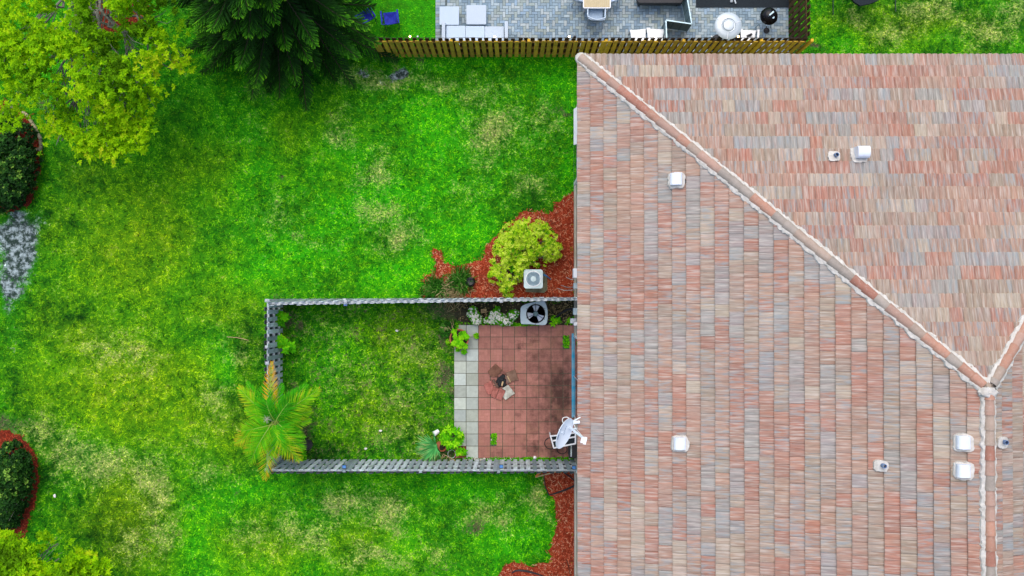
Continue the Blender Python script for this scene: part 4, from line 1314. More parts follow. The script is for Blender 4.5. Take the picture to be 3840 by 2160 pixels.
h2 = circ8([(60, 380, 110, 1.2), (130, 470, 110, 1.2), (60, 560, 160, 1.35), (150, 620, 110, 1.15), (60, 760, 150, 1.25), (130, 800, 80, 1.0), (40, 920, 110, 1.1), (80, 980, 60, .9), (70, 290, 50, .9), (-120, 600, 230, 1.5), (-20, 1000, 80, .9)], 0, 1550, 2.376, .86)
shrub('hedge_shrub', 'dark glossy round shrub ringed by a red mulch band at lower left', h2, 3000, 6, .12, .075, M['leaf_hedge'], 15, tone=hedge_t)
wf1 = circ8([(1000, 200, 120, .65), (1050, 350, 150, .7), (1110, 450, 150, .7), (1180, 480, 90, .6), (920, 290, 80, .4)], 1640, 1140, 7.576)
wf2 = circ8([(1640, 330, 170, .72), (1560, 460, 130, .66), (1780, 430, 170, .72), (1950, 480, 130, .66), (2130, 330, 140, .72), (2230, 260, 90, .45), (1700, 150, 70, .4), (2060, 500, 110, .4), (1400, 470, 90, .35)], 1640, 1140, 7.576)
shrub('flowering_plant', 'small white blossoming plant left of the other white flowers', wf1, 190, 5, .042, .04, M['petal'], 16, 'plant', el=(.0, .9), stems=False, thr=.42)
shrub('flowering_plant', 'spreading white blossoming plant beside the round fanned air conditioner', wf2, 330, 5, .042, .04, M['petal'], 17, 'plant', el=(.0, .9), stems=False, thr=.42,
      tone=lambda P, r: np.clip(.55 - np.clip((P[:, 0] + .15) * .6, 0, .4) + r.normal(0, .3, len(P)), 0, 1))
for t_, cc_, nn_ in ((bpy.data.objects['flowering_plant'], wf1, 260), (bpy.data.objects['flowering_plant.001'], wf2, 520)):
    P = cloud(cc_, nn_, rng, None); P[:, 2] *= .8
    V, F, a = rosettes(P, 5, .06, .035, (.0, .8))
    mesh_np('leaves', V, F, M['leaf_green'], t_, attrs={'rnd': a * .7})
gp = circ8([(250, 230, 60, .35), (470, 100, 50, .3)], 1640, 1140, 7.576)

# leafy young plants along the left fence and by the patio
def leafy(label, px, py, rad, nl, L, seed, h=.35, m='leaf_green', name='leafy_plant', wd=.6, z0=0, n=9):
    r = np.random.default_rng(seed)
    c = W(px, py, h * .75 + z0)
    t = thing(name, label, 'plant', (c.x, c.y, z0))
    a = r.uniform(0, 6.28, n); q = rad * np.sqrt(r.uniform(0, 1, n))
    P = np.stack([c.x + q * np.cos(a), c.y + q * np.sin(a), z0 + h * r.uniform(.5, 1.0, n)], 1)
    V, F, aa = rosettes(P, nl, L, L * wd, (.0, .6), r)
    mesh_np('foliage', V, F, M[m], t, attrs={'rnd': aa})
    sb = MB(); rr = random.Random(seed)
    for p in P: limb(sb, (c.x, c.y, z0), tuple(p), .009, .005, rr, 3, .1)
    sb.build('stem', M['leaf_dkgreen'] if False else M['bark'], t)
    return t
yp = 'young plants along the weathered left fence'
for px, py, rad, n, sd, lb in ((1058, 1190, .19, 20, 61, 'topmost leafy green plant against the weathered left fence'), (1054, 1276, .15, 9, 62, 'round leaved green plant against the weathered left fence'), (1087, 1310, .17, 13, 63, 'leafy green plant standing furthest out from the left fence')):
    o = leafy(lb, px, py, rad, 5, .17 if sd != 62 else .2, sd, .75, wd=.55 if sd != 62 else .9, n=n); o['group'] = yp
leafy('dense green leafy plant between tipped terracotta pot and pale pavers', 1694, 1640, .33, 7, .16, 64, .55, 'leaf_vine', wd=.36, n=55)
leafy('small leafy green plant touching the corner of the pale pavers', 1728, 1695, .12, 6, .13, 65, .35, 'leaf_vine', wd=.5, n=14)
leafy('low dark green leafy plant left of the round potted vine', 1680, 1235, .22, 6, .14, 66, .35, 'leaf_dkgreen', wd=.5, n=22)
leafy('small green weed by the insulated black pipe', 2085, 1205, .13, 5, .14, 67, .25, 'leaf_green', wd=.5, n=9)
leafy('small green weed at the wall end of the soil strip', 2148, 1200, .14, 5, .10, 68, .2, 'leaf_green', wd=.5, n=12)
leafy('yellow green shrub seedling between the big shrub and the weathered fence', 1906, 1106, .12, 7, .10, 69, .35, 'leaf_bush', wd=.4, n=14)
leafy('low green plant peeping out beneath the palm fronds near the pot', 1137, 1712, .13, 5, .13, 70, .35, 'leaf_green', wd=.5, n=10)

# grassy clumps in front of the small fence
def clump(label, px, py, n, L, seed, h=.5, m='leaf_dkgreen', name='grass_clump', cat='plant', azr=None, spread=.12):
    r = np.random.default_rng(seed); c = W(px, py, .15)
    t = thing(name, label, cat, (c.x, c.y, 0))
    az = r.uniform(0, 6.28, n) if azr is None else r.uniform(azr[0], azr[1], n)
    el = r.uniform(.35, 1.35, n); Ls = L * r.uniform(.6, 1.15, n)
    b = np.stack([c.x + r.normal(0, spread, n), c.y + r.normal(0, spread, n), np.zeros(n) + .02], 1)
    d = np.stack([np.cos(az) * np.cos(el), np.sin(az) * np.cos(el), np.sin(el)], 1)
    s = np.stack([-np.sin(az), np.cos(az), np.zeros(n)], 1)
    q = []; wdt = r.uniform(.008, .016, n)
    pts = [b, b + d * (Ls * .5)[:, None], b + d * (Ls * .8)[:, None] + np.stack([np.cos(az), np.sin(az), -.3 * np.ones(n)], 1) * (Ls * .12)[:, None], b + d * (Ls * .9)[:, None] + np.stack([np.cos(az), np.sin(az), -.9 * np.ones(n)], 1) * (Ls * .3)[:, None]]
    for i, f in enumerate((.8, 1, .8, .15)):
        q += [pts[i] - s * (wdt * f)[:, None], pts[i] + s * (wdt * f)[:, None]]
    V = np.stack(q, 1).reshape(-1, 3); bb = (np.arange(n) * 8)[:, None]
    F = np.concatenate([bb + np.array([[2 * i, 2 * i + 1, 2 * i + 3, 2 * i + 2]]) for i in range(3)])
    mesh_np('foliage', V, F, M[m], t, attrs={'rnd': np.repeat(r.uniform(0, 1, n), 8)})
    return t
clump('dense dark grassy clump next to the black round pot', 1728, 1052, 420, .42, 71)
clump('smaller grassy clump at the left tip of the red mulch', 1632, 1082, 420, .36, 72, spread=.17)
clump('dry straw coloured tuft between the two grassy clumps and the fence', 1700, 1100, 260, .34, 73, m='drygrass', spread=.2)

# potted vine
def pot(label, p, r0, h, tilt=None, name='terracotta_pot', m='terra', soil=True):
    t = thing(name, label, 'pot', (p[0], p[1], 0.0))
    Mx = tilt or Matrix.Identity(3)
    mb = MB()
    mb.lathe([(r0 * .62, .0), (r0 * .92, h * .86), (r0 * 1.0, h * .86), (r0 * 1.02, h), (r0 * .90, h), (r0 * .86, h * .80), (0, h * .80)], 32, p, Mx)
    mb.build('pot_body', M[m], t, smooth=True)
    if soil:
        sb = MB(); V, F = lump((0, 0, 0), r0 * .86, 5, (1, 1, .10), amp=.02)
        sb.add([Mx @ Vector((x, y, z + h * .80)) + Vector(p) for x, y, z in V], F)
        sb.build('soil', M['potsoil'], t)
    return t
pp = W(1722, 1270, .40)
pot('round terracotta pot filled with dark soil on the corner of the pale pavers', (pp.x, pp.y, .045), .315, .38)
r_ = np.random.default_rng(81)
vt = thing('potted_vine', 'bright green lobed vine growing out of the round terracotta pot', 'plant', (pp.x, pp.y, .36))
spots = Z(1640, 1140, 7.576, [(490, 960), (660, 860), (780, 860), (830, 960), (690, 960), (600, 1060), (700, 1130), (650, 1210), (560, 1290), (780, 1190), (470, 1130), (720, 1390), (500, 690), (460, 780), (600, 1180), (1100, 920), (640, 1010), (250, 1090), (380, 660)], .5)
P, Ls = [], []
for q, s in enumerate(spots):
    z = .5 if ((s.x - pp.x) ** 2 + (s.y - pp.y) ** 2) < .1 else .12
    for k in range(3): P.append((s.x + r_.normal(0, .02), s.y + r_.normal(0, .02), z + r_.uniform(-.05, .05)))
P = np.array(P)
V, F, a = rosettes(P, 5, .11, .10, (-.2, .4), r_, np.clip(r_.normal(.6, .2, len(P)), 0, 1))
mesh_np('foliage', V, F, M['leaf_vine'], vt, attrs={'rnd': a})
sb = MB(); rr = random.Random(8)
for p in P[::3]: limb(sb, (pp.x + rr.uniform(-.1, .1), pp.y + rr.uniform(-.1, .1), .36), tuple(p), .008, .004, rr, 5, .25)
for s in Z(1640, 1140, 7.576, [(360, 480), (430, 420), (300, 620)], .4): limb(sb, (pp.x - .18, pp.y + .15, .4), tuple(s), .008, .004, rr, 5, .2)
sb.build('stem', M['stick'], vt)

# tipped pot, yucca, white cup
yp_ = W(1650, 1672, .30)
pot('tipped terracotta pot lying open between spiky plant and leafy plant', (yp_.x - .06, yp_.y + .02, .10), .175, .26, Matrix.Rotation(math.radians(42), 3, Vector((.25, .95, 0))))
def yucca():
    r = np.random.default_rng(91); n = 230
    c = W(1634, 1672, .25)
    t = thing('spiky_plant', 'spiky fan of narrow green blades in front of the lower fence', 'plant', (c.x, c.y, 0))
    az = np.radians(r.normal(205, 42, n)); el = r.uniform(-.05, .95, n)
    Ls = r.uniform(.45, .78, n) * np.clip(1.1 - np.abs(np.degrees(az) - 200) / 260, .5, 1)
    d = np.stack([np.cos(az) * np.cos(el), np.sin(az) * np.cos(el), np.sin(el)], 1)
    s = np.stack([-np.sin(az), np.cos(az), np.zeros(n)], 1)
    b = np.stack([c.x + r.normal(0, .03, n), c.y + r.normal(0, .03, n), .18 + r.uniform(0, .1, n)], 1)
    q = []
    for t_, f in ((0, .6), (.35, 1), (.75, .75), (1, .1)):
        p = b + d * (Ls * t_)[:, None]; p[:, 2] = np.maximum(p[:, 2] - .22 * Ls * t_ * t_, .03)
        wd = .014 * f
        q += [p - s * wd, p + s * wd + np.array([0, 0, .004])]
    V = np.stack(q, 1).reshape(-1, 3); bb = (np.arange(n) * 8)[:, None]
    F = np.concatenate([bb + np.array([[2 * i, 2 * i + 1, 2 * i + 3, 2 * i + 2]]) for i in range(3)])
    rn = np.clip(r.uniform(0, .7, n) + np.where(r.uniform(0, 1, n) > .85, .4, 0), 0, 1)
    a = np.stack([rn * .6] * 4 + [rn] * 2 + [np.clip(rn + .25, 0, 1)] * 2, 1).ravel()
    mesh_np('foliage', V, F, M['yucca'], t, attrs={'rnd': a})
    sb = MB(); sb.lathe([(.05, 0), (.045, .15), (.03, .26), (0, .3)], 10, (c.x, c.y, 0)); sb.build('stem', M['darkbark'], t)
yucca()
cp = W(1637, 1621, .12)
mb = MB(); Mx = Matrix.Rotation(math.radians(70), 3, Vector((.55, -.85, 0)))
mb.lathe([(.0, -.08), (.065, -.08), (.085, .09), (.09, .09), (.09, .105), (.078, .105), (.06, -.06), (0, -.06)], 22, (cp.x, cp.y, .10), Mx)
tag(mb.build('plastic_pot', M['whiteplastic'], None, (cp.x, cp.y, 0), smooth=True), 'small white plastic pot lying on its side above the spiky plant', 'pot')
# ring of wire and dead twigs by the patio corner
rp = W(1694, 1702, .08)
mb = MB(); mb.tube([(rp.x + .13 * math.cos(a), rp.y + .13 * math.sin(a), .10 + .01 * math.sin(3 * a)) for a in np.linspace(0, 6.3, 25)], .007, 6)
tag(mb.build('wire_hoop', M['oldwood'], None, (rp.x, rp.y, 0)), 'thin grey wire hoop lying beside the lower left patio corner', 'hoop')
mb = MB(); pts = Z(1540, 1560, 7.246, [(880, 1030), (1000, 1095), (1100, 1150), (1190, 1190), (1290, 1360)], .14)
mb.tube(pts, [.009, .010, .011, .010, .005], 6)
for a_, b_ in (((890, 1035), (800, 1190)), ((940, 1060), (840, 1170)), ((1010, 1110), (890, 1270)), ((1060, 1150), (1020, 1280)), ((1110, 1160), (1050, 1250)), ((1190, 1190), (1320, 1040))):
    q = Z(1540, 1560, 7.246, [a_, b_], .13); mb.tube([q[0], (q[0] + q[1]) / 2 + Vector((0, 0, .03)), q[1]], .006, 5)
tag(mb.build('dead_branch', M['stick'], None, (pts[0].x, pts[0].y, 0)), 'bare pale branch with side twigs lying by the lower fence', 'branch')

# ------------------------------------------------------------------ palm
def palm():
    r = np.random.default_rng(101); rr = random.Random(101)
    q0 = lambda x, y, z: W(860 + x / 3.02, 1340 + y / 3.02, z)
    base = W(1090, 1545, 0)
    t = thing('palm_tree', 'clumping palm with green and yellowing feather fronds over the fence corner', 'tree', base)
    crown = q0(520, 720, 2.25)
    st = MB()
    for k, (dx, dy) in enumerate(((0, 0), (.16, -.1), (-.12, -.14))):
        st.tube([(base.x + dx, base.y + dy, 0), (base.x * .6 + crown.x * .4 + dx, base.y * .6 + crown.y * .4 + dy, .9), (crown.x + dx * .7, crown.y + dy * .7, 2.15)], [.07, .055, .04], 9)
    st.build('trunk', M['bark'], t)
    fr = [ # tip x,y (zoom px), tone, arch, width, order
        ((488, 52), .96, .05, .9), ((1020, 362), .60, .25, 1.15), ((880, 305), .30, .15, 1.0), ((405, 320), .30, .35, 1.25), ((722, 452), .22, .65, 1.15),
        ((112, 330), .62, .15, 1.0), ((205, 280), .36, .05, .8), ((180, 590), .55, .2, .8), ((150, 830), .50, .45, 1.2), ((65, 970), .72, .0, 1.1), ((185, 1080), .64, -.05, 1.0),
        ((245, 1190), .48, .35, 1.3), ((405, 1375), .74, .05, 1.15), ((600, 1085), .38, .45, 1.15), ((800, 1165), .66, .2, 1.25), ((835, 1040), .45, .3, 1.2), ((930, 610), .58, .0, .9), ((915, 720), .50, -.1, .9),
        ((515, 915), .50, .6, .9), ((850, 910), .40, .0, .8), ((800, 640), .45, .35, 1.0), ((600, 300), .25, -.15, .8), ((330, 900), .55, .3, 1.0), ((300, 640), .5, .5, .8), ((700, 1010), .45, .1, 1.0), ((520, 1120), .62, .3, 1.1), ((330, 1090), .5, .2, 1.0), ((930, 480), .45, .05, 1.0), ((760, 380), .35, .3, 1.0), ((230, 480), .5, .3, 1.0), ((720, 860), .35, .4, 1.0), ((420, 470), .2, .7, .9)]
    frames = []
    for k, (tp, tone, arch, wf_) in enumerate(fr):
        tipz = 1.95 + arch * .7 - (.1 if tone > .75 else 0)
        tip = q0(tp[0], tp[1], tipz)
        o = crown + Vector((rr.uniform(-.1, .1), rr.uniform(-.1, .1), rr.uniform(-.15, .1) + arch * .25))
        d = tip - o; L = d.length
        V, F, A = [], [], []
        rach = MB(); pts = []
        N = 31
        def cur(s): 
            p = o.lerp(tip, s); p.z += math.sin(math.pi * min(1, s * .95)) * (.30 + arch * .35) * L * .55 ; return p
        rach.tube([cur(s) for s in np.linspace(0, 1, 8)], [.016 * (1 - s * .8) for s in np.linspace(0, 1, 8)], 5, cap=False)
        for q in range(N):
            s = .14 + .86 * (q + .5) / N
            p = cur(s); tg = (cur(min(1, s + .03)) - cur(s - .03)).normalized()
            sd = tg.cross(Vector((0, 0, 1))).normalized(); up = sd.cross(tg)
            prof = (math.sin(math.pi * min(1, (s - .02)) ** .8) * .85 + .22) 
            l = .40 * wf_ * prof
            for sg in (-1, 1):
                ang = math.radians(60 - 30 * s + rr.uniform(-7, 7))
                dv = (tg * math.cos(ang) + sd * sg * math.sin(ang) + up * .18).normalized()
                wv = (tg * math.sin(ang) - sd * sg * math.cos(ang)) * .0135
                b = len(V)
                m1 = p + dv * l * .5; e = p + dv * l - Vector((0, 0, .20 * l))
                V += [p - wv * .5, p + wv * .5, m1 + wv, e, m1 - wv]
                F += [(b, b + 1, b + 2, b + 4), (b + 4, b + 2, b + 3, b + 3)]
                tt = np.clip(tone + rr.gauss(0, .09) + (.12 * s if tone > .4 else 0), 0, 1)
                A += [tt * .85] * 2 + [tt, min(1, tt + .12), tt]
        F = [f if f[3] != f[2] else f[:3] for f in F]
        me = bpy.data.meshes.new('frond'); me.from_pydata([tuple(v) for v in V], [], F)
        at_ = me.attributes.new('rnd', 'FLOAT', 'POINT'); at_.data.foreach_set('value', np.array(A, np.float32))
        fo = link_mesh(me, 'frond', M['frond'], t)
        rach.build('rachis', M['rachis'], fo)
    # old flower stalk in the middle
    sb = MB()
    cc = q0(425, 700, 2.75)
    for k in range(30):
        a = rr.uniform(0, 6.28); l = rr.uniform(.06, .16)
        sb.tube([cc, cc + Vector((math.cos(a) * l, math.sin(a) * l, rr.uniform(-.02, .06)))], [.007, .003], 4)
    sb.tube([crown + Vector((0, 0, .1)), cc], .012, 5)
    sb.build('flower_stalk', M['drystalk'], t)
M['rachis'] = mat('palm_rachis', (.30, .40, .06), (.22, .32, .05), 8)
M['drystalk'] = mat('dry_flower_stalk', (.38, .38, .26), (.24, .25, .17), 8)
palm()
p = W(1152, 1668, .3)
mb = MB(); mb.lathe([(.12, 0), (.16, .30), (.175, .30), (.175, .33), (.15, .33), (.14, .26), (0, .26)], 22, (p.x, p.y, 0))
tag(mb.build('nursery_pot', M['dark'], None, (p.x, p.y, 0), smooth=True), 'black nursery pot half hidden under the palm fronds', 'pot')

# ------------------------------------------------------------------ brick edging round the upper left bed
ed = Z(0, 350, 1.704, [(70, 78), (110, 98), (150, 117), (180, 145), (205, 180), (225, 215), (243, 250), (258, 280), (264, 315), (266, 345), (262, 358), (240, 356), (215, 356)])
lng = sum((ed[i + 1] - ed[i]).length for i in range(len(ed) - 1))
def along(pts, s):
    for i in range(len(pts) - 1):
        l = (pts[i + 1] - pts[i]).length
        if s <= l or i == len(pts) - 2: return pts[i].lerp(pts[i + 1], min(1, s / l)), (pts[i + 1] - pts[i]).normalized()
        s -= l
s = 0; proto = None; k = 0
eg = thing('garden_edging', 'curved row of tan edging bricks along the upper left mulch bed', 'edging', ed[5])
while s < lng - .1:
    p, d = along(ed, s + .1)
    if proto is None:
        mb = MB(); mb.box((0, 0, .045), (.19, .085, .11)); proto = mb.build('edging_brick', M['edging'], None, bevel=.01); o = proto
        o.parent = eg
    else:
        o = proto.copy(); COL.objects.link(o); o.parent = eg
    o.location = p - eg.location + Vector((0, 0, R.uniform(-.015, .015)))
    o.rotation_euler = (R.uniform(-.05, .05), R.uniform(-.05, .05), math.atan2(d.y, d.x) + R.uniform(-.06, .06))
    s += .2; k += 1

# ------------------------------------------------------------------ air conditioners
def ac_small():
    c = W(2000, 1046, .80); t = thing('air_conditioner', 'square pale grey air conditioner with a white ringed grille on the red mulch', 'air conditioner', (c.x, c.y, 0))
    h = .80; q = .31
    mb = MB(); mb.prism(rrect(c.x - q + .02, c.x + q - .02, c.y - q + .02, c.y + q - .02, .07), .09, h - .05); mb.build('cabinet', M['acgrey'], t)
    fin = MB()
    for k in range(9):
        for sx in (-1, 1):
            fin.box((c.x + sx * (q - .014), c.y - .22 + k * .055, .42), (.012, .02, .55)); fin.box((c.x - .22 + k * .055, c.y + sx * (q - .014), .42), (.02, .012, .55))
    fin.build('louvre', M['acgrille'], t)
    tp = MB(); R0 = .238
    out = rrect(c.x - q, c.x + q, c.y - q, c.y + q, .08, 8); n = len(out)
    inner = [(c.x + R0 * math.cos(math.atan2(y - c.y, x - c.x)), c.y + R0 * math.sin(math.atan2(y - c.y, x - c.x))) for x, y in out]
    V = [(x, y, h) for x, y in out] + [(x, y, h + .012) for x, y in inner] + [(x, y, h - .07) for x, y in out] + [(x, y, h - .12) for x, y in inner]
    F = [(i, (i + 1) % n, n + (i + 1) % n, n + i) for i in range(n)] + [(2 * n + i, 2 * n + (i + 1) % n, (i + 1) % n, i) for i in range(n)] + [(n + i, n + (i + 1) % n, 3 * n + (i + 1) % n, 3 * n + i) for i in range(n)]
    tp.add(V, F); tp.build('top_panel', M['aclight'], t)
    gm = MB()
    gm.lathe([(.24, h + .005), (.262, h + .022), (.24, h + .030), (.23, h + .006)], 40, (c.x, c.y, 0), cap=False); gm.build('grille_ring', M['white'], t, smooth=True)
    g2 = MB()
    for r0 in np.arange(.10, .235, .014):
        g2.tube([(c.x + r0 * math.cos(a), c.y + r0 * math.sin(a), h + .02 - (r0 - .1) * .08) for a in np.linspace(0, 2 * math.pi, 33)], .0042, 4, cap=False)
    for k in range(8):
        a = k * math.pi / 4; g2.tube([(c.x + .09 * math.cos(a), c.y + .09 * math.sin(a), h + .026), (c.x + .236 * math.cos(a), c.y + .236 * math.sin(a), h + .014)], .006, 5)
    g2.build('grille', M['acgrille'], t)
    g3 = MB(); g3.lathe([(.095, h + .015), (.09, h + .035), (.05, h + .042), (0, h + .044)], 26, (c.x, c.y, 0)); g3.build('fan_cap', M['aclight'], t, smooth=True)
    fl = MB(); fl.lathe([(.0, h - .07), (.236, h - .07), (.236, h - .10), (0, h - .10)], 26, (c.x, c.y, 0)); fl.build('fan', M['acgrille'], t)
    return t
ac_small()
pc = W(2010, 1062); mb = MB(); P = Z(1940, 980, 5.575, [(170, 190), (560, 215), (622, 330), (625, 600), (590, 625), (560, 660), (170, 640)])
mb.prism(P, -.02, .085); tag(mb.build('concrete_pad', M['conc'], None, (pc.x, pc.y, 0)), 'stained concrete pad under the square air conditioner', 'pad')
mb = MB(); q = W(2048, 1034, .3); mb.tube([W(2038, 1030, .35), q, W(2066, 1048, .05)], [.035, .03, .012], 8)
tag(mb.build('service_valve', M['solarblue'], None, (q.x, q.y, 0)), 'small blue service valve beside the square air conditioner', 'valve')

def ac_big():
    c = W(2009, 1177, .72); t = thing('air_conditioner', 'wide blue grey air conditioner with open dark fan beside the brick patio', 'air conditioner', (c.x, c.y, 0))
    h = .72
    P = Z(1940, 980, 5.575, [(70, 965), (110, 925), (200, 885), (370, 845), (480, 832), (560, 828), (585, 850), (615, 930), (635, 1030), (638, 1180), (620, 1290), (590, 1330), (520, 1335), (420, 1330), (280, 1315), (90, 1315), (72, 1290), (62, 1150)], h)
    P = [(p.x, p.y) for p in P]; n = len(P)
    fc = W(1940 + 385 / 5.575, 980 + 1095 / 5.575, h); R0 = .305
    mb = MB(); Pi = [(fc.x + (x - fc.x) * .96, fc.y + (y - fc.y) * .96) for x, y in P]
    V = [(x, y, .06) for x, y in Pi] + [(x, y, h - .05) for x, y in Pi]
    mb.add(V, [((i + 1) % n, i, n + i, n + (i + 1) % n) for i in range(n)]); mb.build('cabinet', M['acgrey'], t)
    pts = []
    for k in range(72):
        a = 2 * math.pi * k / 72; best = None; dx, dy = math.cos(a), math.sin(a)
        for i in range(n):
            x1, y1 = P[i]; x2, y2 = P[(i + 1) % n]; ex, ey = x2 - x1, y2 - y1; den = dx * ey - dy * ex
            if abs(den) < 1e-9: continue
            tt = ((x1 - fc.x) * ey - (y1 - fc.y) * ex) / den; uu = ((x1 - fc.x) * dy - (y1 - fc.y) * dx) / den
            if tt > 0 and -1e-6 <= uu <= 1 + 1e-6: best = tt if best is None else min(best, tt)
        pts.append((dx, dy, best or .4))
    m_ = 72; V = []
    for z, f in ((h - .08, 1.0), (h - .012, 1.0), (h, .975)):
        V += [(fc.x + dx * q * f, fc.y + dy * q * f, z) for dx, dy, q in pts]
    V += [(fc.x + dx * (R0 + .03), fc.y + dy * (R0 + .03), h + .012) for dx, dy, q in pts]
    V += [(fc.x + dx * R0, fc.y + dy * R0, h + .012) for dx, dy, q in pts]
    V += [(fc.x + dx * R0, fc.y + dy * R0, h - .30) for dx, dy, q in pts]
    F = []
    for L_ in range(5): F += [(L_ * m_ + i, L_ * m_ + (i + 1) % m_, (L_ + 1) * m_ + (i + 1) % m_, (L_ + 1) * m_ + i) for i in range(m_)]
    tp = MB(); tp.add(V, F); tp.build('top_panel', M['acgrey'], t)
    dk_ = MB(); dk_.lathe([(.0, h - .26), (R0 - .004, h - .26)], 36, (fc.x, fc.y, 0)); dk_.lathe([(R0 - .004, h - .26), (R0 - .004, h + .008)], 36, (fc.x, fc.y, 0), cap=False); dk_.build('fan_well', M['dark'], t)
    fan = thing('fan', None, None, (0, 0, 0)); fan.parent = t
    bpy.data.objects.remove(fan)
    hb = MB(); hb.lathe([(.088, h - .12), (.088, h - .015), (.075, h + .004), (0, h + .006)], 26, (fc.x, fc.y, 0)); hub = hb.build('fan_hub', M['mesh'], t, smooth=True)
    for k, (a0, wdt) in enumerate(((88, 50), (195, 46), (-42, 54))):
        V = []; F = []
        for i in range(7):
            a = math.radians(a0 - wdt / 2 + wdt * i / 6); zz_ = h - .10 + .07 * i / 6
            for r0 in (.08, .16, .275): V.append((fc.x + r0 * math.cos(a), fc.y + r0 * math.sin(a), zz_))
        for i in range(6):
            for q in range(2): b = i * 3 + q; F.append((b, b + 1, b + 4, b + 3))
        nv = len(V); V += [(x, y, z - .006) for x, y, z in V]; F += [tuple(i + nv for i in f[::-1]) for f in F]
        bl = MB(); bl.add(V, F); bl.build('fan_blade', M['blade'], t)
    sp = MB()
    for a in (92, 205, -33, 150, -90, 30):
        a = math.radians(a); r1 = R0 + .045; r0 = .06 if a in (math.radians(92), math.radians(205), math.radians(-33)) else R0 - .03
        sp.tube([(fc.x + r0 * math.cos(a), fc.y + r0 * math.sin(a), h + .02), (fc.x + r1 * math.cos(a), fc.y + r1 * math.sin(a), h + .022)], .007, 6)
    sp.tube([(fc.x + R0 * math.cos(a), fc.y + R0 * math.sin(a), h + .018) for a in np.linspace(0, 2 * math.pi, 49)], .010, 6, cap=False)
    sp.build('fan_guard', M['dark'], t)
ac_big()
mb = MB()
for k, (pts, rad, m_) in enumerate((([(625, 1310), (760, 1200), (900, 1090), (1040, 1010), (1190, 980)], .035, 'dark'), ([(640, 1290), (780, 1190), (930, 1080), (1060, 1020), (1200, 985)], .018, 'dark'), ([(930, 1185), (1040, 1090), (1120, 1040), (1200, 1010)], .012, 'oldwood'))):
    q = [W(1940 + x / 5.575, 980 + y / 5.575, .12 + .5 * (i / 4.0) ** 2) for i, (x, y) in enumerate(pts)]
    mb.tube(q, rad, 8)
pq = W(2090, 1180)
tag(mb.build('insulated_pipe', M['dark'], None, (pq.x, pq.y, 0)), 'black insulated pipe run from the wide air conditioner to the house wall', 'pipe')
# litter leaves in soil strip
r = np.random.default_rng(33)
x = np.concatenate([r.uniform(1.1, 2.05, 260), r.uniform(-1.8, 1.1, 200)]); y = r.uniform(-.85, -.08, 460)
V, F, a = slivers(x, y, np.full(460, .03), .06, .035, r, .5)
tag(mesh_np('leaf_litter', V, F, M['drygrass'], attrs={'rnd': a * .8}), 'dead leaf litter on the dark soil strip', 'litter', kind='stuff')
# weeds & pebbles along the lower patio edge, and in the two missing pavers
x = r.uniform(-1.6, 2.0, 420); y = PAT_Y0 + r.uniform(-.09, .02, 420)
k = (vnoise(x, y, 2, 3) > .38)
x, y = x[k], y[k]
V, F, a = rosettes(np.stack([x, y, np.full(len(x), .04)], 1), 4, .045, .03, (.2, 1.2), r)
parts = [(V, F, a * .8)]
for h in HOLES:
    n = 90; xx = h[0].x + r.uniform(-h[1], h[1], n) * .8; yy = h[0].y + r.uniform(-h[2], h[2], n) * .85
    parts.append(rosettes(np.stack([xx, yy, np.full(n, .045)], 1), 4, .05, .03, (.3, 1.3), r))
x = np.concatenate([r.uniform(-.4, .9, 150), r.uniform(-1.9, 2.0, 60)]); y = np.concatenate([PAT_Y1 + r.uniform(-.03, .05, 150), PAT_Y1 + r.uniform(-.0, .12, 60)])
parts.append(rosettes(np.stack([x, y, np.full(210, .05)], 1), 4, .05, .03, (.2, 1.2), r))
V, F, a = join_np(parts)
tag(mesh_np('weeds', V, F, M['leaf_green'], attrs={'rnd': a}), 'small weeds growing along the patio edges and in the missing pavers', 'weeds', kind='stuff')
pb = MB()
for k in range(170):
    px = R.uniform(-1.7, .3) if k < 110 else R.uniform(-1.7, 2.0); py = PAT_Y0 + R.uniform(-.08, .0)
    if k > 140: h = HOLES[1]; px = h[0].x + R.uniform(-.09, .09); py = h[0].y + R.uniform(-.18, .18)
    q = R.uniform(.012, .026); pb.add(*lump((px, py, .035), q, k, (1, 1, .7), 7, 4))
tag(pb.build('pebbles', M['pebble']), 'pale pebbles strewn along the lower patio edge', 'pebbles', kind='stuff')
q = W(2006, 1716, .06); mb = MB(); mb.add(*lump((q.x, q.y, .06), .055, 3, (1, 1, .9), 18, 9, .01))
tag(mb.build('ball', M['whiteplastic'], None, (q.x, q.y, 0), smooth=True), 'small white ball at the lower edge of the brick patio', 'ball')
q = W(1814, 1161, .05); mb = MB()
for k in range(3): mb.box((q.x, q.y - .045 * k, .035 + .006 * k), (.19, .03, .012), rz=.1)
for sx in (-.08, .08): mb.box((q.x + sx, q.y - .045, .018), (.012, .13, .012), rz=.1)
tag(mb.build('wooden_trivet', M['stick'], None, (q.x, q.y, 0)), 'little slatted wooden rack lying between the white flowering plants', 'rack')

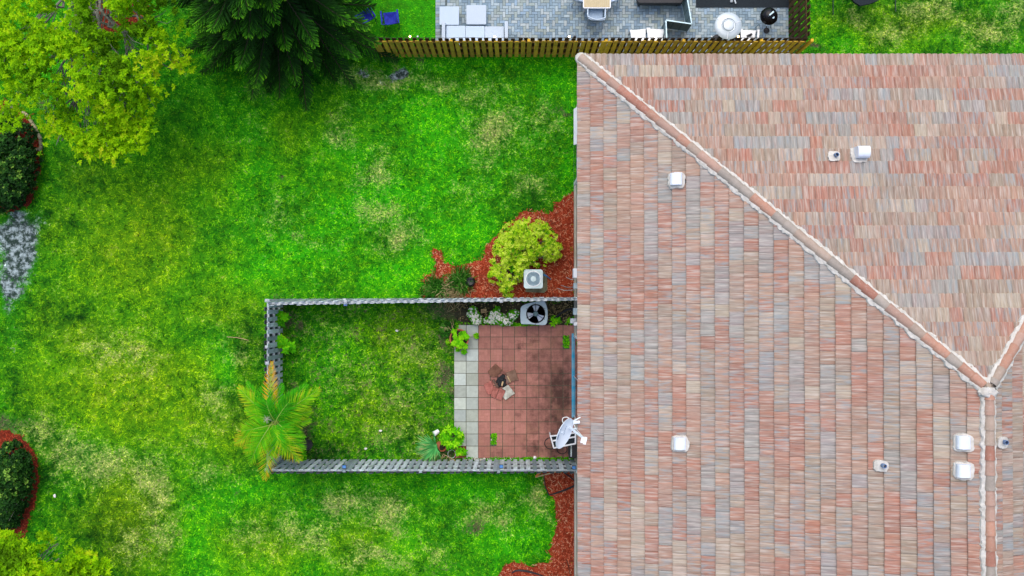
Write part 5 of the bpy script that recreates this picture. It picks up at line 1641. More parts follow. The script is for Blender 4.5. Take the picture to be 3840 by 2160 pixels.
# ------------------------------------------------------------------ fire ring on the patio
fz = .045
def stone(label, pts, col, zt=.055, tilt=0, seed=0):
    P = Z(1790, 1340, 8.05, pts, fz + zt); col = tuple(q * (.72 if col[0] < .36 else .95) for q in col)
    c = sum(P, Vector()) / len(P)
    mb = MB(); mb.prism([(p.x, p.y) for p in P], fz + .002, fz + zt, col)
    o = mb.build('fire_ring_stone', M['stone'], None, (c.x, c.y, fz), bevel=.007)
    o.rotation_euler = (R.uniform(-.03, .03), R.uniform(-.03, .03), 0); o.location.z += .008
    tag(o, label, 'stone', 'paver stones around the burnt fire spot')
stone('brown patterned paver at the top left of the fire spot', [(310, 430), (545, 190), (760, 395), (560, 600), (400, 590)], (.27, .13, .085), .06)
stone('plain tan paver at the right of the fire spot', [(850, 470), (1140, 365), (1240, 680), (1020, 735), (900, 560)], (.33, .20, .14), .06)
stone('small brown paver piece above the fire spot', [(700, 415), (875, 435), (850, 520), (735, 500)], (.30, .13, .10), .045)
stone('pinkish red broken paver at the left of the fire spot', [(195, 830), (425, 700), (480, 860), (440, 1100), (360, 1130), (290, 1080)], (.46, .16, .13), .065)
stone('long red paver at the lower left of the fire spot', [(470, 890), (655, 950), (545, 1245), (410, 1180)], (.42, .15, .12), .05)
stone('red paver below the fire spot next to the pale stone', [(690, 930), (845, 1020), (790, 1170), (725, 1300), (555, 1250)], (.44, .16, .13), .055)
stone('pale grey slab with a sooty end below the fire spot', [(750, 940), (930, 830), (1135, 1085), (850, 1290), (780, 1200), (860, 1010)], (.56, .58, .50), .065)
stone('narrow brown paver standing right of the ash', [(830, 530), (900, 560), (1000, 760), (900, 810)], (.30, .20, .15), .085)
stone('narrow sooty paver standing left of the ash', [(440, 690), (510, 670), (660, 910), (600, 920)], (.20, .12, .09), .08)
P = Z(1790, 1340, 8.05, [(545, 690), (735, 510), (820, 550), (890, 810), (740, 910), (640, 905)], fz + .05)
c = sum(P, Vector()) / len(P)
mb = MB(); Pf_ = ragged(P, .04, .01, 3); mb.prism(Pf_, fz + .003, fz + .045, sc=.85)
at_ = mb.build('ash', M['char'], None, (c.x, c.y, fz)); tag(at_, 'black charred ash heap in the middle of the paver ring', 'ash')
for k, (a_, b_, lb) in enumerate((((905, 560), (1000, 750), 'pale charred stick leaning on the tan paver'), ((770, 730), (740, 860), 'short pale stick lying in the black ash'))):
    q = Z(1790, 1340, 8.05, [a_, b_], fz + .10 if k == 0 else fz + .07); mb = MB(); mb.bar(q[0], q[1], .035 if k == 0 else .05, .025)
    tag(mb.build('stick', M['stick'], None, ((q[0] + q[1]) / 2), bevel=.006), lb, 'stick')

# ------------------------------------------------------------------ satellite dish
def dish():
    c = W(2040 + 535 / 6.9, 1530 + 655 / 6.9, 5.95)
    t = thing('satellite_dish', 'pale blue white satellite dish reaching out from under the roof edge', 'satellite dish', (xe, c.y, 5.4))
    # long axis direction in the picture: from (640,270) to (440,1045)
    a_ = W(2040 + 645 / 6.9, 1530 + 275 / 6.9, 6.05); b_ = W(2040 + 430 / 6.9, 1530 + 1045 / 6.9, 5.85)
    ml = (a_ - b_); A = ml.length / 2; ex = ml.normalized()
    hz = Vector((ex.y, -ex.x, 0)).normalized()
    if hz.x < 0: hz = -hz
    n = (hz * math.cos(math.radians(30)) + Vector((0, 0, 1)) * math.sin(math.radians(30))).normalized()
    n = (n - ex * n.dot(ex)).normalized(); ey = n.cross(ex).normalized()
    cc = (a_ + b_) / 2
    V, F = [], []; nr_, na = 8, 40; B = A * .97
    for i in range(nr_ + 1):
        q = i / nr_
        for k in range(na):
            a = 2 * math.pi * k / na
            V.append(cc + ex * (A * q * math.cos(a)) + ey * (B * q * math.sin(a)) + n * (.11 * (q * q - 1)))
    for i in range(nr_):
        for k in range(na): F.append((i * na + k, i * na + (k + 1) % na, (i + 1) * na + (k + 1) % na, (i + 1) * na + k))
    nv = len(V); V += [v - n * .012 for v in V]; F += [tuple(j + nv for j in f[::-1]) for f in F]
    F += [(nr_ * na + k, nr_ * na + (k + 1) % na, nv + nr_ * na + (k + 1) % na, nv + nr_ * na + k) for k in range(na)]
    mb = MB(); mb.add(V, F); rf = mb.build('reflector', M['dish'], t, smooth=True)
    # printed mark and a line of lettering-like strokes on the reflector
    def on(u, v):
        q2 = (u / A) ** 2 + (v / B) ** 2
        return cc + ex * u + ey * v + n * (.11 * (q2 - 1) + .004)
    sgn = 1 if ey.x > 0 else -1
    def patch(mk, us):
        mk.add([on(u, v * sgn) for u, v in us], [tuple(range(len(us)))])
    mk = MB()
    patch(mk, [(-.02, -.21), (-.15, -.23), (-.18, -.16), (-.05, -.11)])
    patch(mk, [(.11, -.22), (.135, -.17), (.12, -.07), (.105, -.09), (.10, -.16)])
    patch(mk, [(.115, -.14), (.085, -.14), (.085, -.155), (.115, -.155)])
    u = .16
    for k, l in enumerate((.05, .02, .035, .03, .025, .04, .02, .03, .035)):
        patch(mk, [(u, .145 + .010 * (k % 2)), (u - l * .75, .145 + .010 * (k % 2)), (u - l * .75, .165 + .010 * (k % 2)), (u, .165 + .010 * (k % 2))]); u -= l
    mk.build('printed_mark', M['dishmark'], rf)
    arm = MB()
    p0 = W(2040 + 740 / 6.9, 1530 + 560 / 6.9, 5.90); p1 = W(2040 + 1040 / 6.9, 1530 + 790 / 6.9, 6.90)
    arm.bar(p0 - (p1 - p0) * .25, p1, .05, .07); arm.build('feed_arm', M['dish'], t, bevel=.008)
    fd = MB(); q = W(2040 + 1062 / 6.9, 1530 + 840 / 6.9, 6.93)
    dd = Vector((.25, 1, 0)).normalized()
    fd.bar(q - dd * .10, q + dd * .09, .075, .07); 
    for k in (-.05, .0, .05): fd.tube([q + dd * k, q + dd * k + Vector((-.10, 0, -.04))], [.022, .030], 10)
    fd.build('receiver', M['white'], t, bevel=.01)
    mt = MB(); bk = cc - n * .15
    mt.tube([bk + n * .06, bk - Vector((0, 0, .25)), Vector((xe + .05, cc.y + .05, 5.35))], .028, 8)
    mt.tube([W(2040 + 760 / 6.9, 1530 + 375 / 6.9, 5.75), W(2040 + 925 / 6.9, 1530 + 365 / 6.9, 5.75)], .04, 8)
    mt.tube([W(2040 + 750 / 6.9, 1530 + 340 / 6.9, 5.80), W(2040 + 940 / 6.9, 1530 + 240 / 6.9, 5.75)], .016, 6)
    mt.build('mount', M['dish'], t)
    cb_ = MB()
    cb_.tube([W(2040 + x / 6.9, 1530 + y / 6.9, 5.80) for x, y in ((650, 265), (600, 238), (540, 235), (490, 265), (472, 310), (485, 360), (515, 395))], .011, 6)
    cb_.tube([W(2040 + x / 6.9, 1530 + y / 6.9, z) for x, y, z in ((755, 400, 5.85), (790, 470, 5.95), (830, 550, 6.1), (905, 625, 6.4), (1000, 740, 6.8))], .009, 6)
    cb_.build('cable', M['whiteplastic'], t)
dish()

# white framed rack below the dish, with hose and bin
rk = thing('outdoor_rack', 'white framed rack with black panels under the satellite dish', 'rack', W(2120, 1660))
zk = .85
q = lambda x, y, z=zk: W(2040 + x / 6.9, 1530 + y / 6.9, z)
fr = MB(); cs = [q(170, 730), q(900, 640), q(960, 920), q(255, 1035)]
for c in cs:
    if c.x > xw - .06: c.x = xw - .06
for i in range(4):
    fr.bar(cs[i], cs[(i + 1) % 4], .045, .045)
m0, m1 = q(225, 850), q(900, 745); m1.x = min(m1.x, xw - .06); fr.bar(m0, m1, .05, .03)
fr.build('frame', M['white'], rk, bevel=.006)
for c in cs:
    lg = MB(); lg.bar(c, (c.x, c.y, .045), .04, .04); lg.build('leg', M['white'], rk)
pn = MB(); pn.add([(c.x, c.y, zk - .03) for c in cs] + [(c.x, c.y, zk - .045) for c in cs], [(3, 2, 1, 0), (4, 5, 6, 7), (0, 1, 5, 4), (1, 2, 6, 5), (2, 3, 7, 6), (3, 0, 4, 7)]); pn.build('panel', M['rubber'], rk)
mb = MB()
def loop(cx, cy, rx, ry, z, ph=0, n=40): return [W(2040 + (cx + rx * math.cos(a)) / 6.9, 1530 + (cy + ry * math.sin(a)) / 6.9, z + .006 * math.sin(3 * a)) for a in np.linspace(ph, ph + 6.3, n)]
mb.tube(loop(165, 915, 150, 145, .06), .014, 7, cap=False); mb.tube(loop(465, 1070, 130, 115, .06), .014, 7, cap=False)
mb.tube([W(2040 + x / 6.9, 1530 + y / 6.9, .06) for x, y in ((250, 1055), (300, 1000), (340, 1000))], .014, 7)
hq = W(2090, 1675); tag(mb.build('garden_hose', M['dark'], None, (hq.x, hq.y, .045)), 'black garden hose looped on the bricks under the white framed rack', 'hose')
bc = q(835, 1110, .75); bx0 = min(bc.x, xw - .14)
bn = thing('storage_bin', 'black narrow bin against the wall at the lower patio corner', 'bin', (bx0, bc.y, .045))
mb = MB(); mb.prism(rrect(bx0 - .12, bx0 + .12, bc.y - .24, bc.y + .24, .05), .045, .66, sc=1.06); mb.build('bin_body', M['dark'], bn)
mb = MB(); mb.prism(rrect(bx0 - .14, bx0 + .135, bc.y - .26, bc.y + .26, .07), .662, .72, sc=.95); mb.build('lid', M['dark'], bn, bevel=.01)
mb = MB(); mb.bar((bx0 - .05, bc.y - .19, .73), (bx0 - .05, bc.y + .19, .73), .04, .02); mb.build('handle', M['oldwood'], bn)

# ------------------------------------------------------------------ things lying in the lower mulch bed
q = lambda x, y, z=.04: W(1850 + x / 3.15, 1700 + y / 3.15, z)
mb = MB()
ring = [q(598, 215, .10), q(600, 300, .06), (q(612, 385, .05)), q(655, 492, .05), q(740, 470, .05), q(850, 432, .05), q(930, 395, .06), q(1000, 357, .12), q(915, 285, .20), q(825, 222, .30)]
rads = [.012, .014, .016, .024, .028, .034, .034, .03, .022, .02]
mb.tube(ring, rads, 8)
tag(mb.build('edging_strip', M['dark'], None, q(780, 360, 0)), 'black plastic edging strip bent in a pentagon on the mulch below the fence', 'edging')
mb = MB(); mb.tube([q(215, 1415), q(260, 1388), q(310, 1382), q(400, 1392), q(500, 1420), q(590, 1450)], [.015, .03, .036, .036, .03, .02], 8)
tag(mb.build('edging_strip', M['dark'], None, q(400, 1400, 0)), 'black plastic edging strip arched in the mulch at the bottom edge', 'edging')
mb = MB(); mb.bar(q(497, 282, .05), q(770, 210, .12), .04, .025); tag(mb.build('wood_batten', M['stick'], None, q(630, 250, 0), bevel=.004), 'pale thin batten lying by the foot of the lower fence', 'batten')
mb = MB(); mb.bar(q(505, 276, .09), q(565, 205, .14), .075, .025); tag(mb.build('wood_batten', M['ostick'], None, q(530, 240, 0), bevel=.004), 'short orange brown board crossing the pale batten', 'batten')
for k, (a_, b_, lb) in enumerate((((765, 335), (810, 410), 'upper greenish dry stick inside the black pentagon strip'), ((650, 400), (705, 445), 'lower dry stick inside the black pentagon strip'), ((868, 1262), (910, 1445), 'dark thin stick on the mulch near the bottom edge'))):
    mb = MB(); mb.tube([q(*a_), q((a_[0] + b_[0]) / 2 + 4, (a_[1] + b_[1]) / 2, .06), q(*b_)], [.009, .01, .006], 6)
    tag(mb.build('stick', M['stick'] if k < 2 else M['darkbark'], None, q(*a_, 0)), lb, 'stick')
a_, b_ = W(850, 1263, .05), W(932, 1276, .05)
mb = MB(); mb.tube([a_, a_.lerp(b_, .5) + Vector((0, .03, .02)), b_], [.008, .011, .008], 6)
tag(mb.build('stick', M['stick'], None, a_), 'pale stick lying on the open lawn left of the fenced yard', 'stick')
for k, (px, py, lb) in enumerate(((204, 1860, 'white scrap lying on the lawn right of the lower left mulch ring'), (1427, 1615, 'white scrap on the yard grass nearest the spiky plant'), (1371, 1683, 'white scrap on the yard grass near the lower fence'), (1488, 1240, 'white scrap in the upper part of the yard grass'))):
    p = W(px, py, .05); mb = MB(); mb.add(*lump((p.x, p.y, .04), .05 if k else .045, k + 3, (1, .7 if k else 1.4, .5), 9, 5, .25))
    tag(mb.build('litter_scrap', M['rosetan'], None, (p.x, p.y, 0)), lb, 'litter', 'white scraps in the grass')
q = W(1765, 1057, .2); mb = MB(); mb.lathe([(.09, 0), (.15, .06), (.17, .16), (.15, .26), (.11, .28), (.10, .25), (0, .24)], 26, (q.x, q.y, .02))
tag(mb.build('glazed_pot', M['glossblack'] if 'glossblack' in M else M['glass'], None, (q.x, q.y, 0), smooth=True), 'glossy black round pot beside the dense grassy clump', 'pot')

# solar lamps on the yard fence posts
def solar(label, px, py, nrm, h=1.72, w_=.13):
    p = W(px, py, h); y = p.y
    t = thing('solar_lamp', label, 'lamp', (p.x, y, h), 'small solar lamps on the yard fence')
    mb = MB(); mb.box((p.x, y, h), (w_, .12, .03)); mb.box((p.x, y + nrm * .045, h - .05), (w_ * .8, .03, .10)); mb.build('lamp_body', M['dark'], t)
    mb = MB(); mb.box((p.x, y, h + .018), (w_ * .82, .09, .006)); mb.build('solar_panel', M['solarblue'], t)
    return t
solar('blue solar lamp on the upper yard fence', 1296, 1141, 1)
solar('blue solar lamp on the lower yard fence nearest the palm', 1291, 1750, -1)
solar('blue solar lamp on the lower yard fence halfway along the patio', 1880, 1749, -1)
solar('blue solar lamp on the lower yard fence against the house', 2152, 1753, -1)
for k, (px, py, lb) in enumerate(((1000, 1127, 'pale square cap on the left corner post of the upper yard fence'), (1002, 1362, 'pale square cap on the middle post of the left yard fence'), (1296, 1131, 'pale square cap above the blue solar lamp of the upper yard fence'), (1583, 1129, 'pale square cap in the middle of the upper yard fence'), (1880, 1129, 'pale square cap of the upper yard fence near the white flowers'))):
    p = W(px, py, 1.93); mb = MB(); mb.box((p.x, p.y, 1.945), (.10, .10, .02)); mb.box((p.x, p.y, 1.962), (.085, .085, .02), top=.5)
    tag(mb.build('post_cap', M['post_cap'], None, (p.x, p.y, 1.93)), lb, 'post cap', 'caps on the yard fence posts')
# ------------------------------------------------------------------ neighbour's furniture
PZ = .05
def DX(px, py, z): p = W(px, py, z); return p.x, p.y
def panelbox(mb, x0, x1, y0, y1, z0, z1, r=.02): mb.prism(rrect(x0, x1, y0, y1, r, 3), z0, z1)
# sofa
x0, yf = DX(1658, 96, .45); x1, _ = DX(1905, 96, .45); yb = 8.30
so_ = thing('garden_sofa', 'long grey woven garden sofa with its back to the ochre fence', 'sofa', ((x0 + x1) / 2, (yf + yb) / 2, PZ))
mb = MB(); panelbox(mb, x0 + .12, x1 - .12, yb + .03, yf - .02, PZ + .10, .30); mb.build('base', M['wickchair'], so_)
ws = (x1 - x0 - .26) / 3
for k in range(3):
    mb = MB(); panelbox(mb, x0 + .13 + k * ws + .005, x0 + .13 + (k + 1) * ws - .005, yb + .14, yf - .01 * k, .302, .44, .03); mb.build('seat_cushion', M['wicker'] if k < 2 else M['wicker2'], so_, bevel=.012)
mb = MB(); panelbox(mb, x0 + .12, x1 - .12, yb, yb + .12, PZ + .1, .78); mb.build('backrest', M['wicker'], so_, bevel=.01)
for xa in (x0 + .055, x1 - .055):
    mb = MB(); panelbox(mb, xa - .055, xa + .055, yb, yf + .10, PZ + .02, .60); mb.build('armrest', M['wicker2'], so_, bevel=.01)
for xa in (x0 + .2, x1 - .2):
    for ya in (yb + .1, yf - .1):
        mb = MB(); mb.box((xa, ya, PZ + .05), (.06, .06, .10)); mb.build('leg', M['dark'], so_)
def ottoman(label, P0, P1, m):
    a = W(P0[0], P0[1], .42); b = W(P1[0], P1[1], .42); xa, xb = a.x, b.x; ya, yb_ = b.y, a.y
    t = thing('ottoman', label, 'ottoman', ((xa + xb) / 2, (ya + yb_) / 2, PZ), 'grey woven ottomans by the sofa')
    mb = MB(); panelbox(mb, xa + .02, xb - .02, ya + .02, yb_ - .02, PZ + .06, .30); mb.build('base', M['wickchair'], t)
    mb = MB(); panelbox(mb, xa, xb, ya, yb_, .302, .42, .025); mb.build('cushion', m, t, bevel=.012)
    for sx in (xa + .08, xb - .08):
        for sy in (ya + .08, yb_ - .08):
            mb = MB(); mb.box((sx, sy, PZ + .03), (.05, .05, .06)); mb.build('leg', M['dark'], t)
ottoman('square pale ottoman nearest the dark green grass strip', (1648, 24), (1721, 93), M['wicker'])
ottoman('square grey ottoman with lengthwise weave right of the pale one', (1749, 19), (1823, 91), M['wicker2'])

# dining table and chairs
ta = W(2186, -160, .74); tb = W(2291, 31, .74)
dt = thing('dining_table', 'beige slatted garden table with rounded white edge', 'table', ((ta.x + tb.x) / 2, (ta.y + tb.y) / 2, PZ))
mb = MB(); mb.prism(rrect(ta.x, tb.x, tb.y, ta.y, .05), .70, .735); mb.build('table_frame', M['white'], dt, bevel=.008)
mb = MB(); n = 13; wd = (tb.x - ta.x - .07) / n
for k in range(n): mb.box((ta.x + .035 + wd * (k + .5), (ta.y + tb.y) / 2, .7375), (wd - .006, ta.y - tb.y - .07, .012))
o = mb.build('slats', M['slat'], dt)
for sx in (ta.x + .08, tb.x - .08):
    for sy in (tb.y + .08, ta.y - .08):
        mb = MB(); mb.bar((sx, sy, PZ), (sx, sy, .70), .05, .05); mb.build('leg', M['white'], dt)

def dining_chair(label, loc, rz):
    t = thing('dining_chair', label, 'chair', (0, 0, 0), 'blue grey woven dining chairs')
    mb = MB(); mb.prism([(-.235, -.22), (.235, -.22), (.215, .24), (-.215, .24)], .38, .43); mb.build('seat', M['wickchair'], t, bevel=.015)
    # curved back (y = -.28), legs, arms
    V = []; F = []; n = 11
    for i in range(n):
        a = -1 + 2 * i / (n - 1); x = a * .27; y = -.28 + .05 * a * a
        for z, dy in ((.42, .03), (.84, -.05)): V += [(x, y + dy, z), (x, y + dy - .03, z)]
    for i in range(n - 1):
        b = i * 4
        F += [(b, b + 4, b + 6, b + 2), (b + 1, b + 3, b + 7, b + 5), (b + 2, b + 6, b + 7, b + 3)]
    mb = MB(); mb.add(V, F); bk = mb.build('backrest', M['wickchair'], t)
    mb = MB(); mb.tube([(-.28, -.24, .845), (-.15, -.30, .85), (0, -.335, .855), (.15, -.30, .85), (.28, -.24, .845)], .022, 8); mb.build('top_rail', M['wicker'], bk)
    for s in (-1, 1):
        mb = MB(); mb.tube([(s * .28, -.25, .84), (s * .285, -.12, .68), (s * .29, .05, .64), (s * .265, .25, .63)], .024, 8); mb.build('armrest', M['wicker'], t)
        mb = MB(); mb.tube([(s * .27, .25, .63), (s * .25, .27, PZ * 0)], .017, 8); mb.build('leg', M['wicker'], t)
        mb = MB(); mb.tube([(s * .27, -.25, .80), (s * .26, -.27, .40), (s * .28, -.33, 0)], .017, 8); mb.build('leg', M['wicker'], t)
    t.location = (loc[0], loc[1], PZ); t.rotation_euler = (0, 0, rz)
    return t
cx_, cy_ = DX(2236, 45, .6)
dining_chair('blue grey woven chair at the near end of the beige table', (cx_, cy_ - .02, 0), math.radians(-3))
dining_chair('blue grey woven chair left of the beige table', (ta.x + .02, 10.06, 0), math.radians(-97))
dining_chair('blue grey woven chair right of the beige table', (tb.x - .02, 10.06, 0), math.radians(92))

# black covered table at the top edge
a = W(2390, 12, .65); b = W(2562, 12, .65)
cv = thing('covered_table', 'low black covered table with rounded corners right of the dining set', 'table', ((a.x + b.x) / 2, a.y + .45, PZ))
mb = MB(); mb.prism(rrect(a.x, b.x, a.y, a.y + .9, .10, 6), .40, .65); mb.build('cover', M['dark'], cv, bevel=.02)
for sx in (a.x + .12, b.x - .12):
    for sy in (a.y + .12, a.y + .78):
        mb = MB(); mb.box((sx, sy, .22), (.06, .06, .36)); mb.build('leg', M['dark'], cv)
# black mat
a = W(2610, 28, .07); b = W(2966, 28, .07)
mb = MB(); mb.prism(rrect(a.x, b.x, a.y, a.y + 1.6, .01, 2), .056, .068)
tag(mb.build('rubber_mat', M['rubber'], None, (a.x + 1, a.y + .8, .055)), 'large black mat on the pavers behind the round reflector', 'mat')
q = W(2745, 3, .16); mb = MB(); mb.lathe([(.0, 0), (.045, 0), (.05, .05), (.03, .08), (0, .085)], 14, (q.x, q.y, .07)); mb.bar((q.x + .09, q.y + .1, .09), (q.x + .14, q.y - .07, .10), .045, .03)
tag(mb.build('grill_tool', M['oldwood_light'], None, (q.x, q.y, .07)), 'small pale grey tool lying on the black mat', 'tool')

# patio heater
q = W(2733, 94, 2.2)
ph = thing('patio_heater', 'tall patio heater with a shiny round white reflector', 'heater', (q.x, q.y, PZ))
mb = MB(); mb.lathe([(.415, 2.12), (.425, 2.125), (.41, 2.142), (.30, 2.165), (.225, 2.18), (.205, 2.155), (.185, 2.152), (.155, 2.20), (.10, 2.212), (0, 2.214)], 48, (q.x, q.y, 0)); rf = mb.build('reflector', M['heater'], ph, smooth=True)
mb = MB()
for a in (20, 148, 265):
    a = math.radians(a); mb.bar((q.x + .23 * math.cos(a), q.y + .23 * math.sin(a), 2.186), (q.x + .41 * math.cos(a), q.y + .41 * math.sin(a), 2.148), .012, .006)
mb.build('seam', M['white'], rf)
mb = MB(); mb.tube([(q.x, q.y, .65), (q.x, q.y, 1.85)], .035, 12); mb.build('pole', M['dark'], ph)
mb = MB(); mb.lathe([(.09, 1.80), (.10, 1.85), (.08, 2.08), (.02, 2.10)], 18, (q.x, q.y, 0)); mb.build('burner', M['dark'], ph)
mb = MB(); mb.lathe([(.20, PZ), (.20, .10), (.17, .12), (.17, .66), (.10, .70), (0, .70)], 24, (q.x, q.y, 0)); mb.build('base', M['dark'], ph, smooth=True)
# watering can (dark body with handle) beside it
q = W(2776, 128, .4); wc = thing('watering_can', 'dark watering can with a loop handle beside the patio heater', 'watering can', (q.x, q.y, PZ))
mb = MB(); mb.lathe([(.10, PZ), (.13, .10), (.13, .36), (.08, .42), (.07, .42), (.07, .38), (0, .38)], 20, (q.x, q.y, 0)); mb.build('body', M['dark'], wc, smooth=True)
mb = MB(); mb.tube([(q.x + .11, q.y + .02, .40), (q.x + .22, q.y + .02, .40), (q.x + .24, q.y - .02, .28), (q.x + .12, q.y - .02, .14)], .016, 8); mb.build('handle', M['dark'], wc)
mb = MB(); mb.tube([(q.x - .1, q.y, .15), (q.x - .3, q.y - .05, .42)], [.02, .012], 8); mb.build('spout', M['dark'], wc)

# kettle grill
q = W(2888, 56, .90); kg = thing('kettle_grill', 'round black kettle grill on the pavers beside the brown fence', 'grill', (q.x, q.y, PZ))
mb = MB(); mb.lathe([(0, .52), (.12, .54), (.22, .62), (.275, .74), (.28, .76)], 32, (q.x, q.y, 0)); mb.build('bowl', M['glossblack'], kg, smooth=True)
mb = MB(); mb.lathe([(.288, .755), (.292, .765), (.28, .80), (.22, .90), (.12, .965), (0, .985)], 32, (q.x, q.y, 0)); ld = mb.build('lid', M['glossblack'], kg, smooth=True)
dv = Vector((.75, .65, 0)).normalized(); sv = Vector((-dv.y, dv.x, 0)); c = Vector((q.x, q.y, 1.0))
mb = MB(); mb.tube([c - dv * .10 - Vector((0, 0, .02)), c - dv * .10 + Vector((0, 0, .05)), c + dv * .10 + Vector((0, 0, .05)), c + dv * .10 - Vector((0, 0, .02))], .010, 8)
mb.bar(c - dv * .09 + Vector((0, 0, .065)), c + dv * .09 + Vector((0, 0, .065)), .045, .02); mb.build('handle', M['galv'], ld)
mb = MB(); cc = Vector((q.x, q.y, .955)) + sv * -.13; mb.lathe([(.04, 0), (.04, .008), (0, .01)], 14, tuple(cc)); mb.build('vent', M['galv'], ld)
for k in range(3):
    a = math.radians(90 + 120 * k); mb = MB(); mb.tube([(q.x + .16 * math.cos(a), q.y + .16 * math.sin(a), .58), (q.x + .30 * math.cos(a), q.y + .30 * math.sin(a), PZ)], .013, 8); mb.build('leg', M['galv'], kg)
# drain
q = W(2874, 115, PZ); mb = MB(); mb.lathe([(.06, 0), (.10, .002), (.10, .014), (.085, .018), (.07, .010), (.05, .016), (0, .018)], 24, (q.x, q.y, PZ + .002)); mb.bar((q.x, q.y + .08, PZ + .01), (q.x, q.y + .14, PZ + .01), .03, .012)
tag(mb.build('drain_cover', M['dark'], None, (q.x, q.y, PZ), smooth=True), 'small round dark drain cover in the pavers near the fence corner', 'drain')

# white plastic chairs with their backs to the fence
def plastic_chair(label, loc, rz, m='whiteplastic'):
    t = thing('plastic_chair', label, 'chair', (0, 0, 0), 'white plastic chairs along the ochre fence')
    mb = MB(); mb.prism([(-.20, -.22), (.20, -.22), (.24, .23), (-.24, .23)], .40, .425); mb.build('seat', M[m], t, bevel=.01)
    V = []; F = []; n = 9
    for i in range(n):
        a = -1 + 2 * i / (n - 1); x = a * .22; y = -.24 + .03 * a * a; hh = .82 - .07 * a * a
        for z, dy in ((.425, .0), (hh, -.10)): V += [(x, y + dy, z), (x, y + dy - .015, z)]
    for i in range(n - 1):
        b = i * 4
        F += [(b, b + 4, b + 6, b + 2), (b + 1, b + 3, b + 7, b + 5), (b + 2, b + 6, b + 7, b + 3)]
    F += [(0, 2, 3, 1), (4 * n - 4, 4 * n - 3, 4 * n - 1, 4 * n - 2)]
    mb = MB(); mb.add(V, F); mb.build('backrest', M[m], t)
    for s in (-1, 1):
        mb = MB(); mb.add([(s * .25, .20, .62), (s * .31, .20, .62), (s * .29, -.27, .66), (s * .23, -.27, .66), (s * .25, .20, .60), (s * .31, .20, .60), (s * .29, -.27, .64), (s * .23, -.27, .64)], [(0, 1, 2, 3), (7, 6, 5, 4), (0, 4, 5, 1), (1, 5, 6, 2), (2, 6, 7, 3), (3, 7, 4, 0)])
        mb.build('armrest', M[m], t)
        mb = MB(); mb.bar((s * .27, .19, .60), (s * .27, .24, 0), .05, .03); mb.build('leg', M[m], t)
        mb = MB(); mb.bar((s * .24, -.25, .62), (s * .27, -.32, 0), .05, .03); mb.build('leg', M[m], t)
    t.location = (loc[0], loc[1], PZ); t.rotation_euler = (0, 0, rz)
x, y = DX(2397, 112, .47); plastic_chair('left bright white plastic chair against the ochre fence', (x, y - .22, 0), .12)
x, y = DX(2462, 109, .47); plastic_chair('white plastic chair next to the folding metal screen', (x, y - .23, 0), -.05)
x, y = DX(2806, 113, .47); plastic_chair('white plastic chair behind the fence near the round grill', (x, y - .23, 0), -.05)
q = W(2816, 130, .55); mb = MB(); mb.lathe([(.035, 0), (.045, .10), (.03, .13), (0, .13)], 12, (q.x, q.y, .48)); mb.box((q.x - .07, q.y - .02, .50), (.10, .08, .04), rz=.4)
tag(mb.build('cup', M['dark'], None, (q.x, q.y, .48)), 'dark cup standing on the seat of the chair near the grill', 'cup')

# folding screen
fs_ = thing('folding_screen', 'folding grey metal screen standing open on the pavers', 'screen', W(2560, 100))
TP = [W(2500, 143, .9), W(2497, 76, .9), W(2594, 90, .9), W(2577, -6, .9), W(2560, -40, .9)]
for k in range(4):
    a, b = TP[k], TP[k + 1]; a0 = Vector((a.x, a.y, PZ)); b0 = Vector((b.x, b.y, PZ))
    fm = MB()
    fm.bar(a, b, .035, .035); fm.bar(a0 + Vector((0, 0, .05)), b0 + Vector((0, 0, .05)), .025, .025)
    for p, p0 in ((a, a0), (b, b0)): fm.tube([p0, p - Vector((0, 0, .02))], .016, 6)
    pn_ = fm.build('screen_panel', M['galv'], fs_)
    ms = MB(); nr_ = Vector((-(b - a).y, (b - a).x, 0)).normalized() * .003
    ms.add([a0 + nr_ + Vector((0, 0, .07)), b0 + nr_ + Vector((0, 0, .07)), b + nr_ - Vector((0, 0, .025)), a + nr_ - Vector((0, 0, .025)), a0 - nr_ + Vector((0, 0, .07)), b0 - nr_ + Vector((0, 0, .07)), b - nr_ - Vector((0, 0, .025)), a - nr_ - Vector((0, 0, .025))],
           [(0, 1, 2, 3), (7, 6, 5, 4), (0, 4, 5, 1), (1, 5, 6, 2), (2, 6, 7, 3), (3, 7, 4, 0)])
    ms.build('mesh', M['meshpale'], pn_)
    br = MB()
    for s in (.33, .66):
        p = a.lerp(b, s); br.tube([Vector((p.x, p.y, PZ + .05)), p - Vector((0, 0, .02))], .012, 6)
    br.build('bar', M['mesh'], pn_)

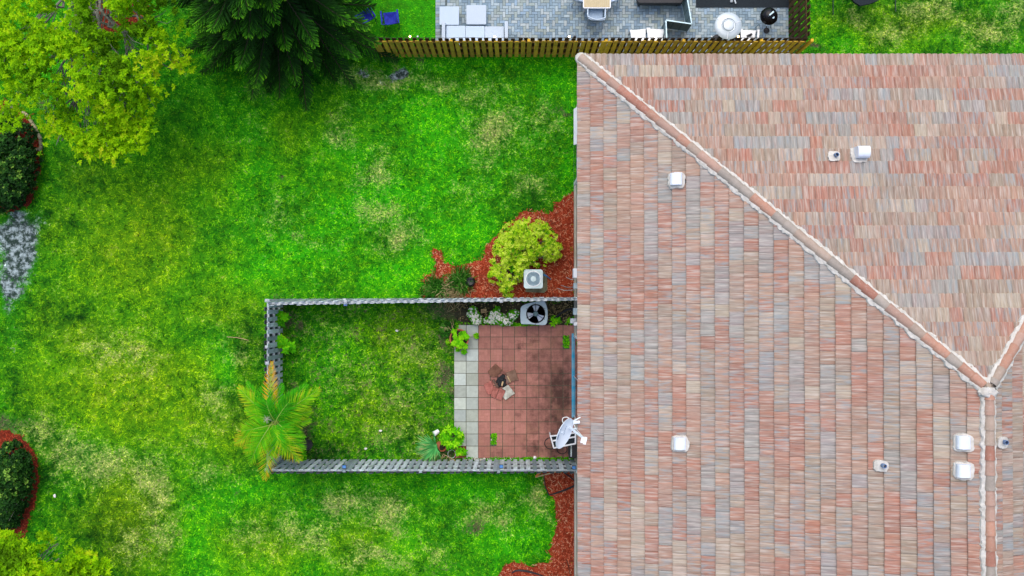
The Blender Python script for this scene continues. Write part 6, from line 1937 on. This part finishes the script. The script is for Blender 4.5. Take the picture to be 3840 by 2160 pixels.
# blue folding chairs under the conifer
def camp_chair(label, loc, rz):
    t = thing('camp_chair', label, 'chair', (0, 0, 0), 'blue fabric camp chairs near the conifer')
    V = [(-.22, .22, .42), (.22, .22, .42), (.20, -.16, .36), (-.20, -.16, .36), (0, .03, .35)]
    V2 = [(x, y, z - .012) for x, y, z in V]
    mb = MB(); mb.add(V + V2, [(0, 4, 1), (1, 4, 2), (2, 4, 3), (3, 4, 0), (6, 9, 5), (7, 9, 6), (8, 9, 7), (5, 9, 8), (0, 1, 6, 5), (1, 2, 7, 6), (2, 3, 8, 7), (3, 0, 5, 8)]); mb.build('seat', M['bluefab'], t)
    V = [(-.24, -.17, .40), (.24, -.17, .40), (.26, -.29, .86), (0, -.31, .83), (-.26, -.29, .86)]; V2 = [(x, y - .012, z) for x, y, z in V]
    mb = MB(); mb.add(V + V2, [(0, 1, 2, 3, 4), (9, 8, 7, 6, 5), (0, 5, 6, 1), (1, 6, 7, 2), (2, 7, 8, 3), (3, 8, 9, 4), (4, 9, 5, 0)]); mb.build('backrest', M['bluefab'], t)
    for s in (-1, 1):
        mb = MB(); mb.box((s * .27, .0, .62), (.055, .44, .012)); mb.build('armrest', M['bluefab'], t)
        for a, b in (((s * .27, .22, .62), (s * .22, -.26, 0)), ((s * .24, .24, 0), (s * .25, -.28, .86)), ((s * .27, .22, .62), (s * .25, .24, 0))):
            mb = MB(); mb.tube([a, b], .011, 6); mb.build('leg', M['dark'], t)
    t.location = (loc[0], loc[1], 0); t.rotation_euler = (0, 0, rz)
x, y = DX(1463, 68, .5); camp_chair('blue camp chair standing clear of the conifer branches on the grass strip', (x, y, 0), math.radians(6))
x, y = DX(1370, 60, .5); camp_chair('blue camp chair nearly hidden by the conifer branches', (x, y, 0), math.radians(30))

# string of lights along the fence top
sl = thing('string_lights', 'string of small lit bulbs hung along the ochre fence top', 'string lights', (2.0, 8.26, 1.8))
mb = MB(); pts = []
for k in range(60):
    s = k / 59; pts.append((-4.4 + s * 13.5, 8.262, 1.80 - .06 * abs(math.sin(s * 28))))
mb.tube(pts, .006, 5, cap=False); mb.build('wire', M['dark'], sl)
for px, py in ((1537, 149), (1566, 149), (1856, 142), (2135, 145), (2457, 141), (2669, 142), (2733, 143), (2769, 139)):
    p = W(px, py, 1.86); mb = MB(); mb.lathe([(.0, -.03), (.022, -.02), (.03, .0), (.022, .025), (0, .032)], 12, (p.x, 8.275, 1.84)); mb.build('bulb', M['bulb'] if px not in (1566, 2669) else M['whiteplastic'], sl, smooth=True)
p = W(2155, 139, 1.8); mb = MB(); mb.box((p.x, 8.28, 1.78), (.09, .05, .14)); tag(mb.build('transformer_box', M['dark'], None, (p.x, 8.28, 1.7), bevel=.008), 'small black box hung on the inside of the ochre fence', 'box')

# swing with dark seat on the upper right grass
a = W(3122, -60, 0); 
sw = thing('garden_swing', 'dark garden swing frame with black fabric canopy cut by the top edge', 'swing', (a.x + 1.0, a.y, 0))
xa, xb = W(3123, 55).x, W(3357, 55).x
y0_ = W(3123, 55).y
for xx_, yl in ((xa, y0_), (xb, W(3357, 45).y)):
    mb = MB(); mb.tube([(xx_, yl, .03), (xx_, yl + 1.7, .03)], .022, 8); mb.build('foot_rail', M['darkgreen'], sw)
    mb = MB(); mb.tube([(xx_, yl + .5, .03), (xx_, yl + .85, 1.5)], .022, 8); mb.tube([(xx_, yl + 1.4, .03), (xx_, yl + .85, 1.5)], .022, 8); mb.build('leg', M['darkgreen'], sw)
q = [W(3180, -20, .9), W(3205, 8, .9), W(3226, 21, .9), W(3262, 14, .9), W(3300, -2, .9), W(3310, -60, .9), W(3200, -70, .9)]
mb = MB(); mb.prism([(p.x, p.y) for p in q], .80, .90); mb.build('fabric', M['rubber'], sw)
mb = MB(); mb.bar((xa, y0_ + .85, 1.5), (xb, y0_ + .85, 1.5), .05, .05); mb.build('top_bar', M['darkgreen'], sw)
for p in (q[0], q[4]):
    mb = MB(); mb.tube([(p.x, p.y, .88), (p.x, y0_ + .85, 1.5)], .01, 6); mb.build('rope', M['dark'], sw)
